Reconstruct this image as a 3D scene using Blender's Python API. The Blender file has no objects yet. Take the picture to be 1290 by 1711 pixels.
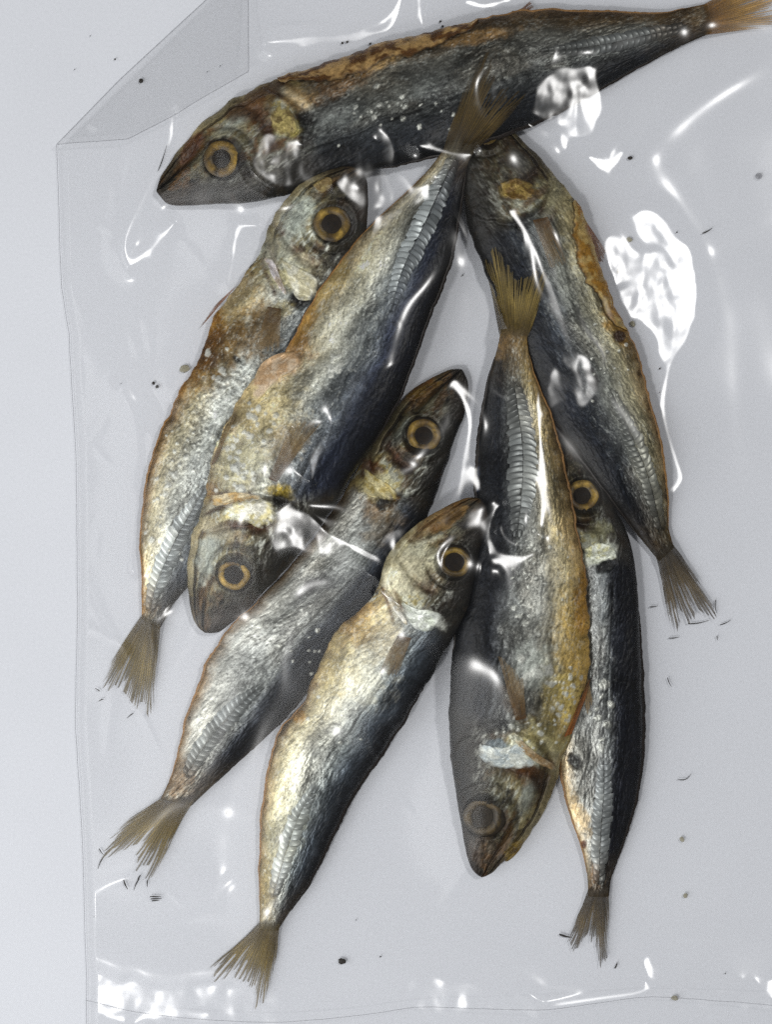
import bpy, math, random
import numpy as np
from mathutils import Matrix, Vector

random.seed(7)
rng = np.random.default_rng(7)
S = 0.00015            # metres per photo pixel on the table
H = 0.50               # camera height above the table
PW, PH = 1290, 1711

# ------------------------------------------------------------------ camera, world, lamps, exposure
scene = bpy.context.scene
cam_d = bpy.data.cameras.new('camera')
cam_d.sensor_fit = 'VERTICAL'
cam_d.sensor_height = 36.0
cam_d.lens = 36.0 * H / (PH * S)
cam_d.clip_start = 0.01
cam_d.clip_end = 50.0
cam = bpy.data.objects.new('camera', cam_d)
cam.location = (0, 0, H)
scene.collection.objects.link(cam)
scene.camera = cam

world = bpy.data.worlds.new('World')
scene.world = world
world.use_nodes = True
wbg = world.node_tree.nodes['Background']
wbg.inputs[0].default_value = (0.97, 0.985, 1.02, 1)
wbg.inputs[1].default_value = 0.15


def area_lamp(name, loc, target, size, size_y, watts, col):
    d = bpy.data.lights.new(name, 'AREA')
    d.shape = 'RECTANGLE'
    d.size, d.size_y = size, size_y
    d.energy = watts
    d.color = col
    o = bpy.data.objects.new(name, d)
    o.location = loc
    o.rotation_euler = (Vector(target) - Vector(loc)).to_track_quat('-Z', 'Y').to_euler()
    scene.collection.objects.link(o)
    return o


LAMP_KEY = (-0.56, -0.28, 0.46)
LAMP_TOP = (0.350, 0.250, 0.90)
area_lamp('window_light', LAMP_KEY, (-0.06, -0.07, 0), 0.95, 0.95, 6.2, (0.985, 0.995, 1.0))
LAMP_ADDED = (-0.33, -0.40, 0.90)
area_lamp('ceiling_or_added_light', LAMP_TOP, (0, 0, 0), 0.085, 0.085, 2.6, (1.0, 0.99, 0.97))
area_lamp('ceiling_or_added_light', LAMP_ADDED, (0, 0, 0), 0.085, 0.085, 2.6, (1.0, 0.99, 0.97))  # added lamp without a visible source, for glints on the lower-left film

scene.view_settings.view_transform = 'Standard'
scene.view_settings.look = 'None'
scene.view_settings.exposure = -0.22
scene.view_settings.gamma = 1.0
scene.view_settings.use_curve_mapping = False
scene.render.engine = 'CYCLES'
scene.cycles.max_bounces = 10
scene.cycles.transparent_max_bounces = 24
scene.cycles.use_denoising = False


# ------------------------------------------------------------------ helpers
def lin(c):
    c = np.asarray(c, float) / 255.0
    return np.where(c <= 0.04045, c / 12.92, ((c + 0.055) / 1.055) ** 2.4)


def px2w(p, z=0.0):
    """photo pixel -> world xy (metres) of the point that the pixel's ray meets at height z"""
    p = np.asarray(p, float)
    f = (H - np.asarray(z)) / H * S
    x = (p[..., 0] - PW / 2) * f
    y = -(p[..., 1] - PH / 2) * f
    return np.stack([x, y], -1)


def hash2(ix, iy, seed):
    h = (ix.astype(np.int64) * 374761393 + iy.astype(np.int64) * 668265263 + seed * 974634777) & 0xFFFFFFFF
    h = ((h ^ (h >> 13)) * 1274126177) & 0xFFFFFFFF
    h = ((h ^ (h >> 16)) * 2246822519) & 0xFFFFFFFF
    return ((h ^ (h >> 15)) & 0xFFFFFF) / float(0xFFFFFF)


def vnoise(x, y, seed=0):
    ix, iy = np.floor(x), np.floor(y)
    fx, fy = x - ix, y - iy
    fx = fx * fx * fx * (fx * (fx * 6 - 15) + 10)
    fy = fy * fy * fy * (fy * (fy * 6 - 15) + 10)
    ix, iy = ix.astype(np.int64), iy.astype(np.int64)
    a, b = hash2(ix, iy, seed), hash2(ix + 1, iy, seed)
    c, d = hash2(ix, iy + 1, seed), hash2(ix + 1, iy + 1, seed)
    return (a * (1 - fx) + b * fx) * (1 - fy) + (c * (1 - fx) + d * fx) * fy


def fbm(x, y, seed=0, octs=4, gain=0.5):
    s, amp, tot = 0, 1.0, 0.0
    for k in range(octs):
        s = s + amp * vnoise(x * 2 ** k + 17.3 * k, y * 2 ** k - 9.1 * k, seed + 31 * k)
        tot += amp
        amp *= gain
    return s / tot


def sstep(a, b, x):
    t = np.clip((x - a) / (b - a), 0, 1)
    return t * t * (3 - 2 * t)


def mixc(col, c, m):
    return col * (1 - m[..., None]) + np.asarray(c) * m[..., None]


def spline(pts, n):
    """Catmull-Rom through pts, n samples evenly in index"""
    pts = np.asarray(pts, float)
    m = len(pts)
    ext = np.vstack([2 * pts[0] - pts[1], pts, 2 * pts[-1] - pts[-2]])
    t = np.linspace(0, m - 1, n)
    i = np.minimum(t.astype(int), m - 2)
    f = (t - i)[:, None]
    p0, p1, p2, p3 = ext[i], ext[i + 1], ext[i + 2], ext[i + 3]
    return 0.5 * (2 * p1 + (p2 - p0) * f + (2 * p0 - 5 * p1 + 4 * p2 - p3) * f ** 2 + (3 * p1 - p0 - 3 * p2 + p3) * f ** 3)


def arc_resample(P, n):
    d = np.r_[0, np.cumsum(np.linalg.norm(np.diff(P, axis=0), axis=1))]
    t = np.linspace(0, d[-1], n)
    return np.stack([np.interp(t, d, P[:, k]) for k in range(P.shape[1])], 1)


def gauss1(a, sig):
    r = int(max(1, 3 * sig))
    k = np.exp(-0.5 * (np.arange(-r, r + 1) / sig) ** 2)
    k /= k.sum()
    return np.convolve(np.pad(a, r, mode='edge'), k, 'valid')


def blur2(a, sig):
    r = int(max(1, 3 * sig))
    k = np.exp(-0.5 * (np.arange(-r, r + 1) / sig) ** 2)
    k /= k.sum()
    for ax in (0, 1):
        pad = [(0, 0), (0, 0)]
        pad[ax] = (r, r)
        b = np.pad(a, pad, mode='edge')
        out = np.zeros_like(a)
        for j, w in enumerate(k):
            sl = [slice(None), slice(None)]
            sl[ax] = slice(j, j + a.shape[ax])
            out += w * b[tuple(sl)]
        a = out
    return a


def seg_dist(P, line):
    """distance from points P (...,2) to polyline, plus fraction along it"""
    line = np.asarray(line, float)
    best = np.full(P.shape[:-1], 1e9)
    frac = np.zeros(P.shape[:-1])
    n = len(line) - 1
    for i in range(n):
        a, b = line[i], line[i + 1]
        ab = b - a
        t = np.clip(((P - a) @ ab) / max(ab @ ab, 1e-9), 0, 1)
        d = np.linalg.norm(P - (a + t[..., None] * ab), axis=-1)
        m = d < best
        best = np.where(m, d, best)
        frac = np.where(m, (i + t) / n, frac)
    return best, frac


def poly_mask(P, poly):
    """signed distance style inside test"""
    poly = np.asarray(poly, float)
    x, y = P[..., 0], P[..., 1]
    inside = np.zeros(x.shape, bool)
    j = len(poly) - 1
    for i in range(len(poly)):
        xi, yi = poly[i]
        xj, yj = poly[j]
        c = ((yi > y) != (yj > y)) & (x < (xj - xi) * (y - yi) / (yj - yi + 1e-12) + xi)
        inside ^= c
        j = i
    return inside


def mesh_np(name, verts, faces, mat, parent=None, col=None, smooth=True, loc=None):
    """one mesh object out of numpy arrays; faces is (n,4) or (n,3)"""
    verts = np.asarray(verts, np.float32)
    faces = np.asarray(faces, np.int32)
    me = bpy.data.meshes.new(name)
    nf, k = faces.shape
    me.vertices.add(len(verts))
    me.vertices.foreach_set('co', verts.ravel())
    me.loops.add(nf * k)
    me.loops.foreach_set('vertex_index', faces.ravel())
    me.polygons.add(nf)
    me.polygons.foreach_set('loop_start', np.arange(0, nf * k, k, dtype=np.int32))
    if smooth:
        me.polygons.foreach_set('use_smooth', np.ones(nf, bool))
    if col is not None:
        at = me.attributes.new('Col', 'FLOAT_COLOR', 'POINT')
        at.data.foreach_set('color', np.asarray(col, np.float32).ravel())
    me.update(calc_edges=True)
    me.validate()
    me.materials.append(mat)
    o = bpy.data.objects.new(name, me)
    scene.collection.objects.link(o)
    if parent is not None:
        o.parent = parent
        o.matrix_parent_inverse = Matrix.Translation(-parent.location)
    return o


def grid_faces(nu, nv, wrap=False):
    i, j = np.meshgrid(np.arange(nu - 1), np.arange(nv if wrap else nv - 1), indexing='ij')
    j2 = (j + 1) % nv
    return np.stack([i * nv + j, i * nv + j2, (i + 1) * nv + j2, (i + 1) * nv + j], -1).reshape(-1, 4)


def thing(name, label, cat, loc, group=None):
    o = bpy.data.objects.new(name, None)
    o.empty_display_size = 0.01
    o.location = loc
    scene.collection.objects.link(o)
    tag(o, label, cat, group)
    return o


def tag(o, label=None, cat=None, group=None, kind=None):
    if label: o['label'] = label
    if cat: o['category'] = cat
    if group: o['group'] = group
    if kind: o['kind'] = kind


# ------------------------------------------------------------------ materials
def new_mat(name):
    m = bpy.data.materials.new(name)
    m.use_nodes = True
    nt = m.node_tree
    return m, nt, nt.nodes['Principled BSDF'], nt.nodes['Material Output']


def N(nt, kind, **kw):
    n = nt.nodes.new(kind)
    for k, v in kw.items():
        setattr(n, k, v)
    return n


def skin_mat(name, rough=0.36, metal=1.0, bump=0.18, scale=2300, spec=0.30, alpha=None):
    m, nt, b, out = new_mat(name)
    L = nt.links.new
    at = N(nt, 'ShaderNodeAttribute', attribute_name='Col')
    tc = N(nt, 'ShaderNodeTexCoord')
    n1 = N(nt, 'ShaderNodeTexNoise')
    n1.inputs['Scale'].default_value = scale
    n1.inputs['Detail'].default_value = 5
    n1.inputs['Roughness'].default_value = 0.65
    L(tc.outputs['Object'], n1.inputs['Vector'])
    ramp = N(nt, 'ShaderNodeMapRange')
    ramp.inputs[1].default_value = 0.3
    ramp.inputs[2].default_value = 0.7
    ramp.inputs[3].default_value = 0.64
    ramp.inputs[4].default_value = 1.30
    L(n1.outputs['Fac'], ramp.inputs[0])
    mul = N(nt, 'ShaderNodeVectorMath', operation='SCALE')
    L(at.outputs['Color'], mul.inputs[0])
    L(ramp.outputs[0], mul.inputs['Scale'])
    L(mul.outputs[0], b.inputs['Base Color'])
    mm = N(nt, 'ShaderNodeMath', operation='MULTIPLY')
    mm.inputs[1].default_value = metal
    L(at.outputs['Alpha'], mm.inputs[0])
    L(mm.outputs[0], b.inputs['Metallic'])
    rr = N(nt, 'ShaderNodeMapRange')
    rr.inputs[3].default_value = rough - 0.10
    rr.inputs[4].default_value = rough + 0.18
    L(n1.outputs['Fac'], rr.inputs[0])
    L(rr.outputs[0], b.inputs['Roughness'])
    b.inputs['Specular IOR Level'].default_value = spec
    bp = N(nt, 'ShaderNodeBump')
    bp.inputs['Strength'].default_value = bump
    bp.inputs['Distance'].default_value = 0.0004
    L(n1.outputs['Fac'], bp.inputs['Height'])
    L(bp.outputs[0], b.inputs['Normal'])
    if alpha:
        L(at.outputs['Alpha'], b.inputs['Alpha'])
        b.inputs['Metallic'].default_value = 0.0
        nt.links.remove(b.inputs['Metallic'].links[0])
    return m


M_SKIN = skin_mat('dried_fish_skin')
M_FIN = skin_mat('fin_ray', rough=0.5, metal=0.2, bump=0.1, alpha=True)
M_IRIS = skin_mat('iris', rough=0.35, metal=0.3, bump=0.15, scale=1500)
M_LENS = skin_mat('eye_lens', rough=0.5, spec=0.15, metal=0.0, bump=0.15, scale=700)


def scute_mat():
    m, nt, b, out = new_mat('scute_silver')
    L = nt.links.new
    oi = N(nt, 'ShaderNodeObjectInfo')
    tc = N(nt, 'ShaderNodeTexCoord')
    n1 = N(nt, 'ShaderNodeTexNoise')
    n1.inputs['Scale'].default_value = 2.5
    L(tc.outputs['Object'], n1.inputs['Vector'])
    add = N(nt, 'ShaderNodeMath', operation='MULTIPLY_ADD')
    L(oi.outputs['Random'], add.inputs[0])
    add.inputs[1].default_value = 0.45
    L(n1.outputs['Fac'], add.inputs[2])
    mr = N(nt, 'ShaderNodeMapRange')
    mr.inputs[1].default_value = 0.3
    mr.inputs[2].default_value = 1.1
    mr.inputs[3].default_value = 0.55
    mr.inputs[4].default_value = 1.25
    L(add.outputs[0], mr.inputs[0])
    sc = N(nt, 'ShaderNodeVectorMath', operation='SCALE')
    L(oi.outputs['Color'], sc.inputs[0])
    L(mr.outputs[0], sc.inputs['Scale'])
    L(sc.outputs[0], b.inputs['Base Color'])
    b.inputs['Metallic'].default_value = 0.45
    b.inputs['Roughness'].default_value = 0.36
    return m


M_SCUTE = scute_mat()


def film_mat(name, tint=0.985, refl=0.033, rough=0.17):
    m, nt, b, out = new_mat(name)
    L = nt.links.new
    nt.nodes.remove(b)
    lw = N(nt, 'ShaderNodeLayerWeight')
    lw.inputs['Blend'].default_value = 0.5
    pw = N(nt, 'ShaderNodeMath', operation='POWER')
    pw.inputs[1].default_value = 4.0
    L(lw.outputs['Facing'], pw.inputs[0])
    ma = N(nt, 'ShaderNodeMath', operation='MULTIPLY_ADD')
    ma.inputs[1].default_value = 0.4
    ma.inputs[2].default_value = refl
    L(pw.outputs[0], ma.inputs[0])
    tr = N(nt, 'ShaderNodeBsdfTransparent')
    tr.inputs[0].default_value = (tint, tint, tint, 1)
    gl = N(nt, 'ShaderNodeBsdfGlossy')
    gl.inputs['Roughness'].default_value = rough
    mx = N(nt, 'ShaderNodeMixShader')
    L(ma.outputs[0], mx.inputs[0])
    L(tr.outputs[0], mx.inputs[1])
    L(gl.outputs[0], mx.inputs[2])
    L(mx.outputs[0], out.inputs['Surface'])
    return m


M_FILM = film_mat('clear_film')
M_FILM_LOW = film_mat('clear_film_under', tint=0.985, refl=0.004, rough=0.12)
M_FLAP = film_mat('clear_film_folded', tint=0.957, refl=0.05, rough=0.17)


def plain_mat(name, rgb, rough=0.6, spec=0.3, alpha=1.0, var=0.3, scale=1200):
    m, nt, b, out = new_mat(name)
    L = nt.links.new
    tc = N(nt, 'ShaderNodeTexCoord')
    n1 = N(nt, 'ShaderNodeTexNoise')
    n1.inputs['Scale'].default_value = scale
    n1.inputs['Detail'].default_value = 3
    L(tc.outputs['Object'], n1.inputs['Vector'])
    mr = N(nt, 'ShaderNodeMapRange')
    mr.inputs[3].default_value = 1 - var
    mr.inputs[4].default_value = 1 + var
    L(n1.outputs['Fac'], mr.inputs[0])
    sc = N(nt, 'ShaderNodeVectorMath', operation='SCALE')
    sc.inputs[0].default_value = tuple(lin(rgb))
    L(mr.outputs[0], sc.inputs['Scale'])
    L(sc.outputs[0], b.inputs['Base Color'])
    b.inputs['Roughness'].default_value = rough
    b.inputs['Specular IOR Level'].default_value = spec
    b.inputs['Alpha'].default_value = alpha
    return m


M_CRUMB = plain_mat('dark_crumb', (48, 44, 40))
M_FLAKE = plain_mat('pale_flake', (164, 158, 132), rough=0.35, alpha=0.6)
M_EDGE = plain_mat('film_cut_edge', (120, 120, 126), rough=0.3, alpha=0.35)

# ------------------------------------------------------------------ the table
mt, nt, b, out = new_mat('white_table')
tc = N(nt, 'ShaderNodeTexCoord')
n1 = N(nt, 'ShaderNodeTexNoise')
n1.inputs['Scale'].default_value = 1400
n1.inputs['Detail'].default_value = 3
n2 = N(nt, 'ShaderNodeTexNoise')
n2.inputs['Scale'].default_value = 14
n2.inputs['Detail'].default_value = 4
for n in (n1, n2):
    nt.links.new(tc.outputs['Object'], n.inputs['Vector'])
ad = N(nt, 'ShaderNodeMath', operation='ADD')
nt.links.new(n1.outputs['Fac'], ad.inputs[0])
nt.links.new(n2.outputs['Fac'], ad.inputs[1])
mr = N(nt, 'ShaderNodeMapRange')
mr.inputs[1].default_value = 0.6
mr.inputs[2].default_value = 1.4
mr.inputs[3].default_value = 0.94
mr.inputs[4].default_value = 1.05
nt.links.new(ad.outputs[0], mr.inputs[0])
sc = N(nt, 'ShaderNodeVectorMath', operation='SCALE')
sc.inputs[0].default_value = (0.735, 0.754, 0.800)
nt.links.new(mr.outputs[0], sc.inputs['Scale'])
nt.links.new(sc.outputs[0], b.inputs['Base Color'])
b.inputs['Roughness'].default_value = 0.65
b.inputs['Specular IOR Level'].default_value = 0.25
bp = N(nt, 'ShaderNodeBump')
bp.inputs['Strength'].default_value = 0.12
bp.inputs['Distance'].default_value = 0.0002
nt.links.new(n1.outputs['Fac'], bp.inputs['Height'])
nt.links.new(bp.outputs[0], b.inputs['Normal'])
tb = mesh_np('table_top', [(-1.2, -1.2, 0), (1.2, -1.2, 0), (1.2, 1.2, 0), (-1.2, 1.2, 0)], [(0, 1, 2, 3)], mt, smooth=False)
tag(tb, kind='structure')

# ------------------------------------------------------------------ height map of everything lying on the table (world mm)
HMX0, HMY0, HMD = -0.112, -0.146, 0.0005
HNX, HNY = 450, 590
hm = np.full((HNX, HNY), 0.0008)


def hm_splat(x, y, z):
    i = np.clip(((x - HMX0) / HMD).round().astype(int), 0, HNX - 1)
    j = np.clip(((y - HMY0) / HMD).round().astype(int), 0, HNY - 1)
    np.maximum.at(hm, (i.ravel(), j.ravel()), z.ravel())


def bil(a, x, y, x0=HMX0, y0=HMY0, d=HMD):
    fx = np.clip((x - x0) / d, 0, a.shape[0] - 1.001)
    fy = np.clip((y - y0) / d, 0, a.shape[1] - 1.001)
    i, j = fx.astype(int), fy.astype(int)
    fx, fy = fx - i, fy - j
    return (a[i, j] * (1 - fx) + a[i + 1, j] * fx) * (1 - fy) + (a[i, j + 1] * (1 - fx) + a[i + 1, j + 1] * fx) * fy


def bsp(a, x, y, x0, y0, dx, dy):
    """smooth cubic B-spline sampling of a height grid (continuous slopes)"""
    fx = np.clip((x - x0) / dx, 1, a.shape[0] - 3.001)
    fy = np.clip((y - y0) / dy, 1, a.shape[1] - 3.001)
    i, j = fx.astype(int), fy.astype(int)
    u, v = fx - i, fy - j

    def wts(t):
        return ((1 - t) ** 3 / 6, (3 * t ** 3 - 6 * t ** 2 + 4) / 6, (-3 * t ** 3 + 3 * t ** 2 + 3 * t + 1) / 6, t ** 3 / 6)
    wu, wv = wts(u), wts(v)
    out = 0
    for p in range(4):
        for q in range(4):
            out = out + wu[p] * wv[q] * a[i + p - 1, j + q - 1]
    return out


# ------------------------------------------------------------------ fish: traced stations (belly point, back point) from snout to tail root
C_BLACK, C_NAVY, C_STEEL = lin((16, 18, 22)), lin((38, 46, 66)), lin((78, 86, 96))
FISH = {}
FISH['rear'] = dict(            # lies across the others' tails, belly edge up
    st=[((259, 312), (263, 328)), ((272, 288), (284, 342)), ((300, 248), (328, 343)), ((340, 203), (372, 341)), ((400, 160), (425, 337)),
        ((465, 132), (490, 322)), ((547, 105), (575, 298)), ((655, 68), (680, 272)), ((767, 44), (790, 243)), ((875, 18), (890, 206)),
        ((985, 20), (975, 163)), ((1051, 21), (1045, 124)), ((1109, 22), (1105, 92)), ((1150, 12), (1150, 72)), ((1182, 6), (1190, 55))],
    eye=(377, 268), er=29, scl=[(905, 92), (1000, 80), (1140, 48)], scw=15, T=5.2,
    tail=[(1186, 2), (1188, 58)], tips=[(1230, -22), (1262, -30), (1300, -40), (1312, -8), (1304, 8), (1306, 30), (1296, 42), (1262, 46)],
    tone=0.9, brown=0.9, blue=0.5, label='dried fish lying crosswise above the rest, its brown belly edge split open')
FISH['chest'] = dict(           # brown stained chest, under the big one
    st=[((598, 278), (610, 288)), ((572, 278), (614, 308)), ((534, 291), (615, 348)), ((490, 318), (610, 400)), ((452, 372), (598, 452)),
        ((428, 430), (585, 505)), ((400, 470), (562, 560)), ((358, 530), (528, 630)), ((328, 605), (490, 700)), ((295, 668), (450, 770)),
        ((262, 745), (410, 850)), ((242, 822), (370, 905)), ((235, 900), (335, 955)), ((237, 976), (297, 997)), ((236, 1035), (266, 1052))],
    eye=(558, 375), er=29, scl=[(345, 815), (295, 900), (262, 975), (252, 1015)], scw=19, T=4.6,
    tail=[(235, 1034), (266, 1052)], tips=[(187, 1104), (166, 1152), (172, 1168), (186, 1150), (205, 1152), (222, 1185), (243, 1215), (252, 1190), (258, 1150), (262, 1100)],
    tone=1.0, brown=0.6, blue=0.3, label='dried fish with rusty brown stained chest, tucked under the torn fish')
FISH['torn'] = dict(            # the big one on top, belly torn
    st=[((328, 1052), (356, 1062)), ((317, 1010), (383, 1044)), ((313, 950), (440, 990)), ((322, 890), (488, 937)), ((343, 830), (545, 862)),
        ((358, 755), (592, 790)), ((383, 700), (632, 725)), ((421, 636), (668, 660)), ((478, 588), (698, 580)), ((517, 515), (727, 505)),
        ((565, 442), (754, 428)), ((620, 378), (768, 355)), ((670, 330), (776, 300)), ((712, 288), (783, 272)), ((744, 248), (793, 252))],
    eye=(394, 957), er=26, scl=[(655, 520), (672, 455), (705, 385), (735, 320), (757, 270)], scw=21, T=5.0,
    tail=[(742, 252), (794, 254)], tips=[(772, 160), (795, 110), (812, 76), (822, 90), (828, 118), (842, 138), (872, 133), (893, 140), (868, 175), (832, 212)],
    tone=1.05, brown=0.15, blue=1.0, label='long dried fish with peeling torn belly and deep blue back, on top of the pile')
FISH['patch'] = dict(           # dark patch on flank
    st=[((765, 613), (779, 622)), ((735, 624), (783, 652)), ((690, 650), (775, 697)), ((655, 690), (758, 742)), ((620, 745), (742, 790)),
        ((585, 805), (722, 845)), ((550, 860), (695, 900)), ((507, 920), (662, 960)), ((458, 977), (625, 1015)), ((408, 1026), (585, 1065)),
        ((365, 1075), (541, 1115)), ((335, 1135), (481, 1190)), ((308, 1215), (425, 1245)), ((290, 1285), (372, 1296)), ((268, 1335), (320, 1346))],
    eye=(706, 728), er=27, scl=[(438, 1145), (392, 1185), (345, 1240), (315, 1290)], scw=18, T=4.8,
    tail=[(260, 1343), (322, 1344)], tips=[(215, 1370), (183, 1396), (166, 1428), (184, 1432), (204, 1424), (222, 1440), (232, 1462), (248, 1470), (268, 1440), (284, 1395)],
    tone=0.92, brown=0.35, blue=0.5, label='dried fish with a dark ragged patch on its grey flank, head under the torn fish')
FISH['pale'] = dict(            # pale, in front
    st=[((792, 827), (813, 841)), ((755, 841), (815, 872)), ((710, 867), (803, 915)), ((672, 898), (793, 962)), ((645, 938), (785, 1005)),
        ((631, 985), (770, 1040)), ((600, 1020), (745, 1085)), ((560, 1055), (715, 1140)), ((530, 1115), (680, 1195)), ((503, 1180), (640, 1255)),
        ((464, 1228), (605, 1305)), ((448, 1295), (572, 1360)), ((437, 1370), (543, 1420)), ((434, 1450), (512, 1482)), ((434, 1515), (480, 1530)), ((433, 1554), (464, 1555))],
    eye=(757, 938), er=25, scl=[(527, 1312), (498, 1365), (474, 1435), (458, 1490)], scw=17, T=4.8,
    tail=[(431, 1552), (466, 1553)], tips=[(385, 1592), (345, 1625), (352, 1640), (374, 1636), (396, 1632), (410, 1640), (422, 1668), (432, 1692), (444, 1672), (452, 1640), (460, 1600)],
    tone=1.1, brown=0.5, blue=0.4, label='pale silvery dried fish with bright gill cover, snout touching the golden bellied fish')
FISH['golden'] = dict(          # head down, golden belly
    st=[((816, 1466), (795, 1465)), ((842, 1440), (780, 1430)), ((880, 1403), (770, 1370)), ((915, 1342), (760, 1310)), ((940, 1270), (752, 1245)),
        ((962, 1205), (751, 1180)), ((982, 1130), (754, 1110)), ((986, 1060), (763, 1040)), ((981, 985), (778, 970)), ((968, 913), (790, 900)),
        ((955, 840), (797, 835)), ((940, 760), (799, 765)), ((922, 700), (806, 695)), ((900, 645), (816, 640)), ((884, 590), (830, 585)), ((880, 548), (838, 550))],
    eye=(811, 1361), er=31, scl=[(863, 895), (870, 830), (872, 750), (860, 650)], scw=24, T=5.6,
    tail=[(884, 552), (834, 552)], tips=[(905, 500), (916, 448), (904, 440), (886, 452), (868, 450), (848, 430), (828, 408), (812, 425), (820, 480)],
    tone=0.95, brown=0.25, blue=0.75, dull_eye=True, label='dried fish lying head down with a golden yellow belly and a dull clouded eye')
FISH['dusky'] = dict(          # right, dusky pigment, head beneath the tails
    st=[((800, 150), (785, 155)), ((830, 185), (770, 190)), ((862, 222), (768, 235)), ((898, 258), (770, 290)), ((930, 295), (776, 345)),
        ((965, 345), (790, 405)), ((988, 400), (812, 455)), ((1006, 460), (836, 510)), ((1030, 520), (860, 570)), ((1057, 575), (890, 635)),
        ((1078, 640), (925, 705)), ((1096, 705), (960, 752)), ((1108, 770), (995, 798)), ((1115, 830), (1035, 852)), ((1118, 880), (1075, 905)), ((1127, 915), (1102, 938))],
    eye=(808, 222), er=25, scl=[(1020, 655), (1055, 730), (1083, 800), (1104, 880)], scw=16, T=4.6,
    tail=[(1128, 914), (1100, 938)], tips=[(1165, 965), (1198, 1028), (1180, 1038), (1158, 1040), (1146, 1052), (1136, 1064), (1122, 1045), (1112, 985)],
    tone=0.8, brown=0.7, blue=0.6, label='dark dried fish with golden gill, its head hidden under two crossing tails')
FISH['slim'] = dict(            # under golden, right
    st=[((938, 718), (951, 715)), ((925, 750), (975, 745)), ((918, 800), (1003, 800)), ((920, 850), (1028, 850)), ((925, 905), (1050, 895)),
        ((930, 960), (1062, 950)), ((930, 1030), (1068, 1020)), ((930, 1100), (1071, 1100)), ((932, 1180), (1074, 1180)), ((936, 1250), (1073, 1250)),
        ((942, 1310), (1066, 1320)), ((956, 1365), (1050, 1380)), ((971, 1410), (1034, 1428)), ((981, 1455), (1023, 1464)), ((984, 1498), (1018, 1498))],
    eye=(974, 830), er=26, scl=[(1008, 1245), (1008, 1320), (1003, 1400), (1001, 1470)], scw=17, T=4.2,
    tail=[(983, 1497), (1019, 1496)], tips=[(966, 1535), (948, 1572), (962, 1590), (974, 1578), (988, 1590), (998, 1612), (1009, 1622), (1015, 1590), (1018, 1540)],
    tone=0.85, brown=0.3, blue=0.9, label='slim dried fish with blue black back, half covered by the golden bellied fish')

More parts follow.
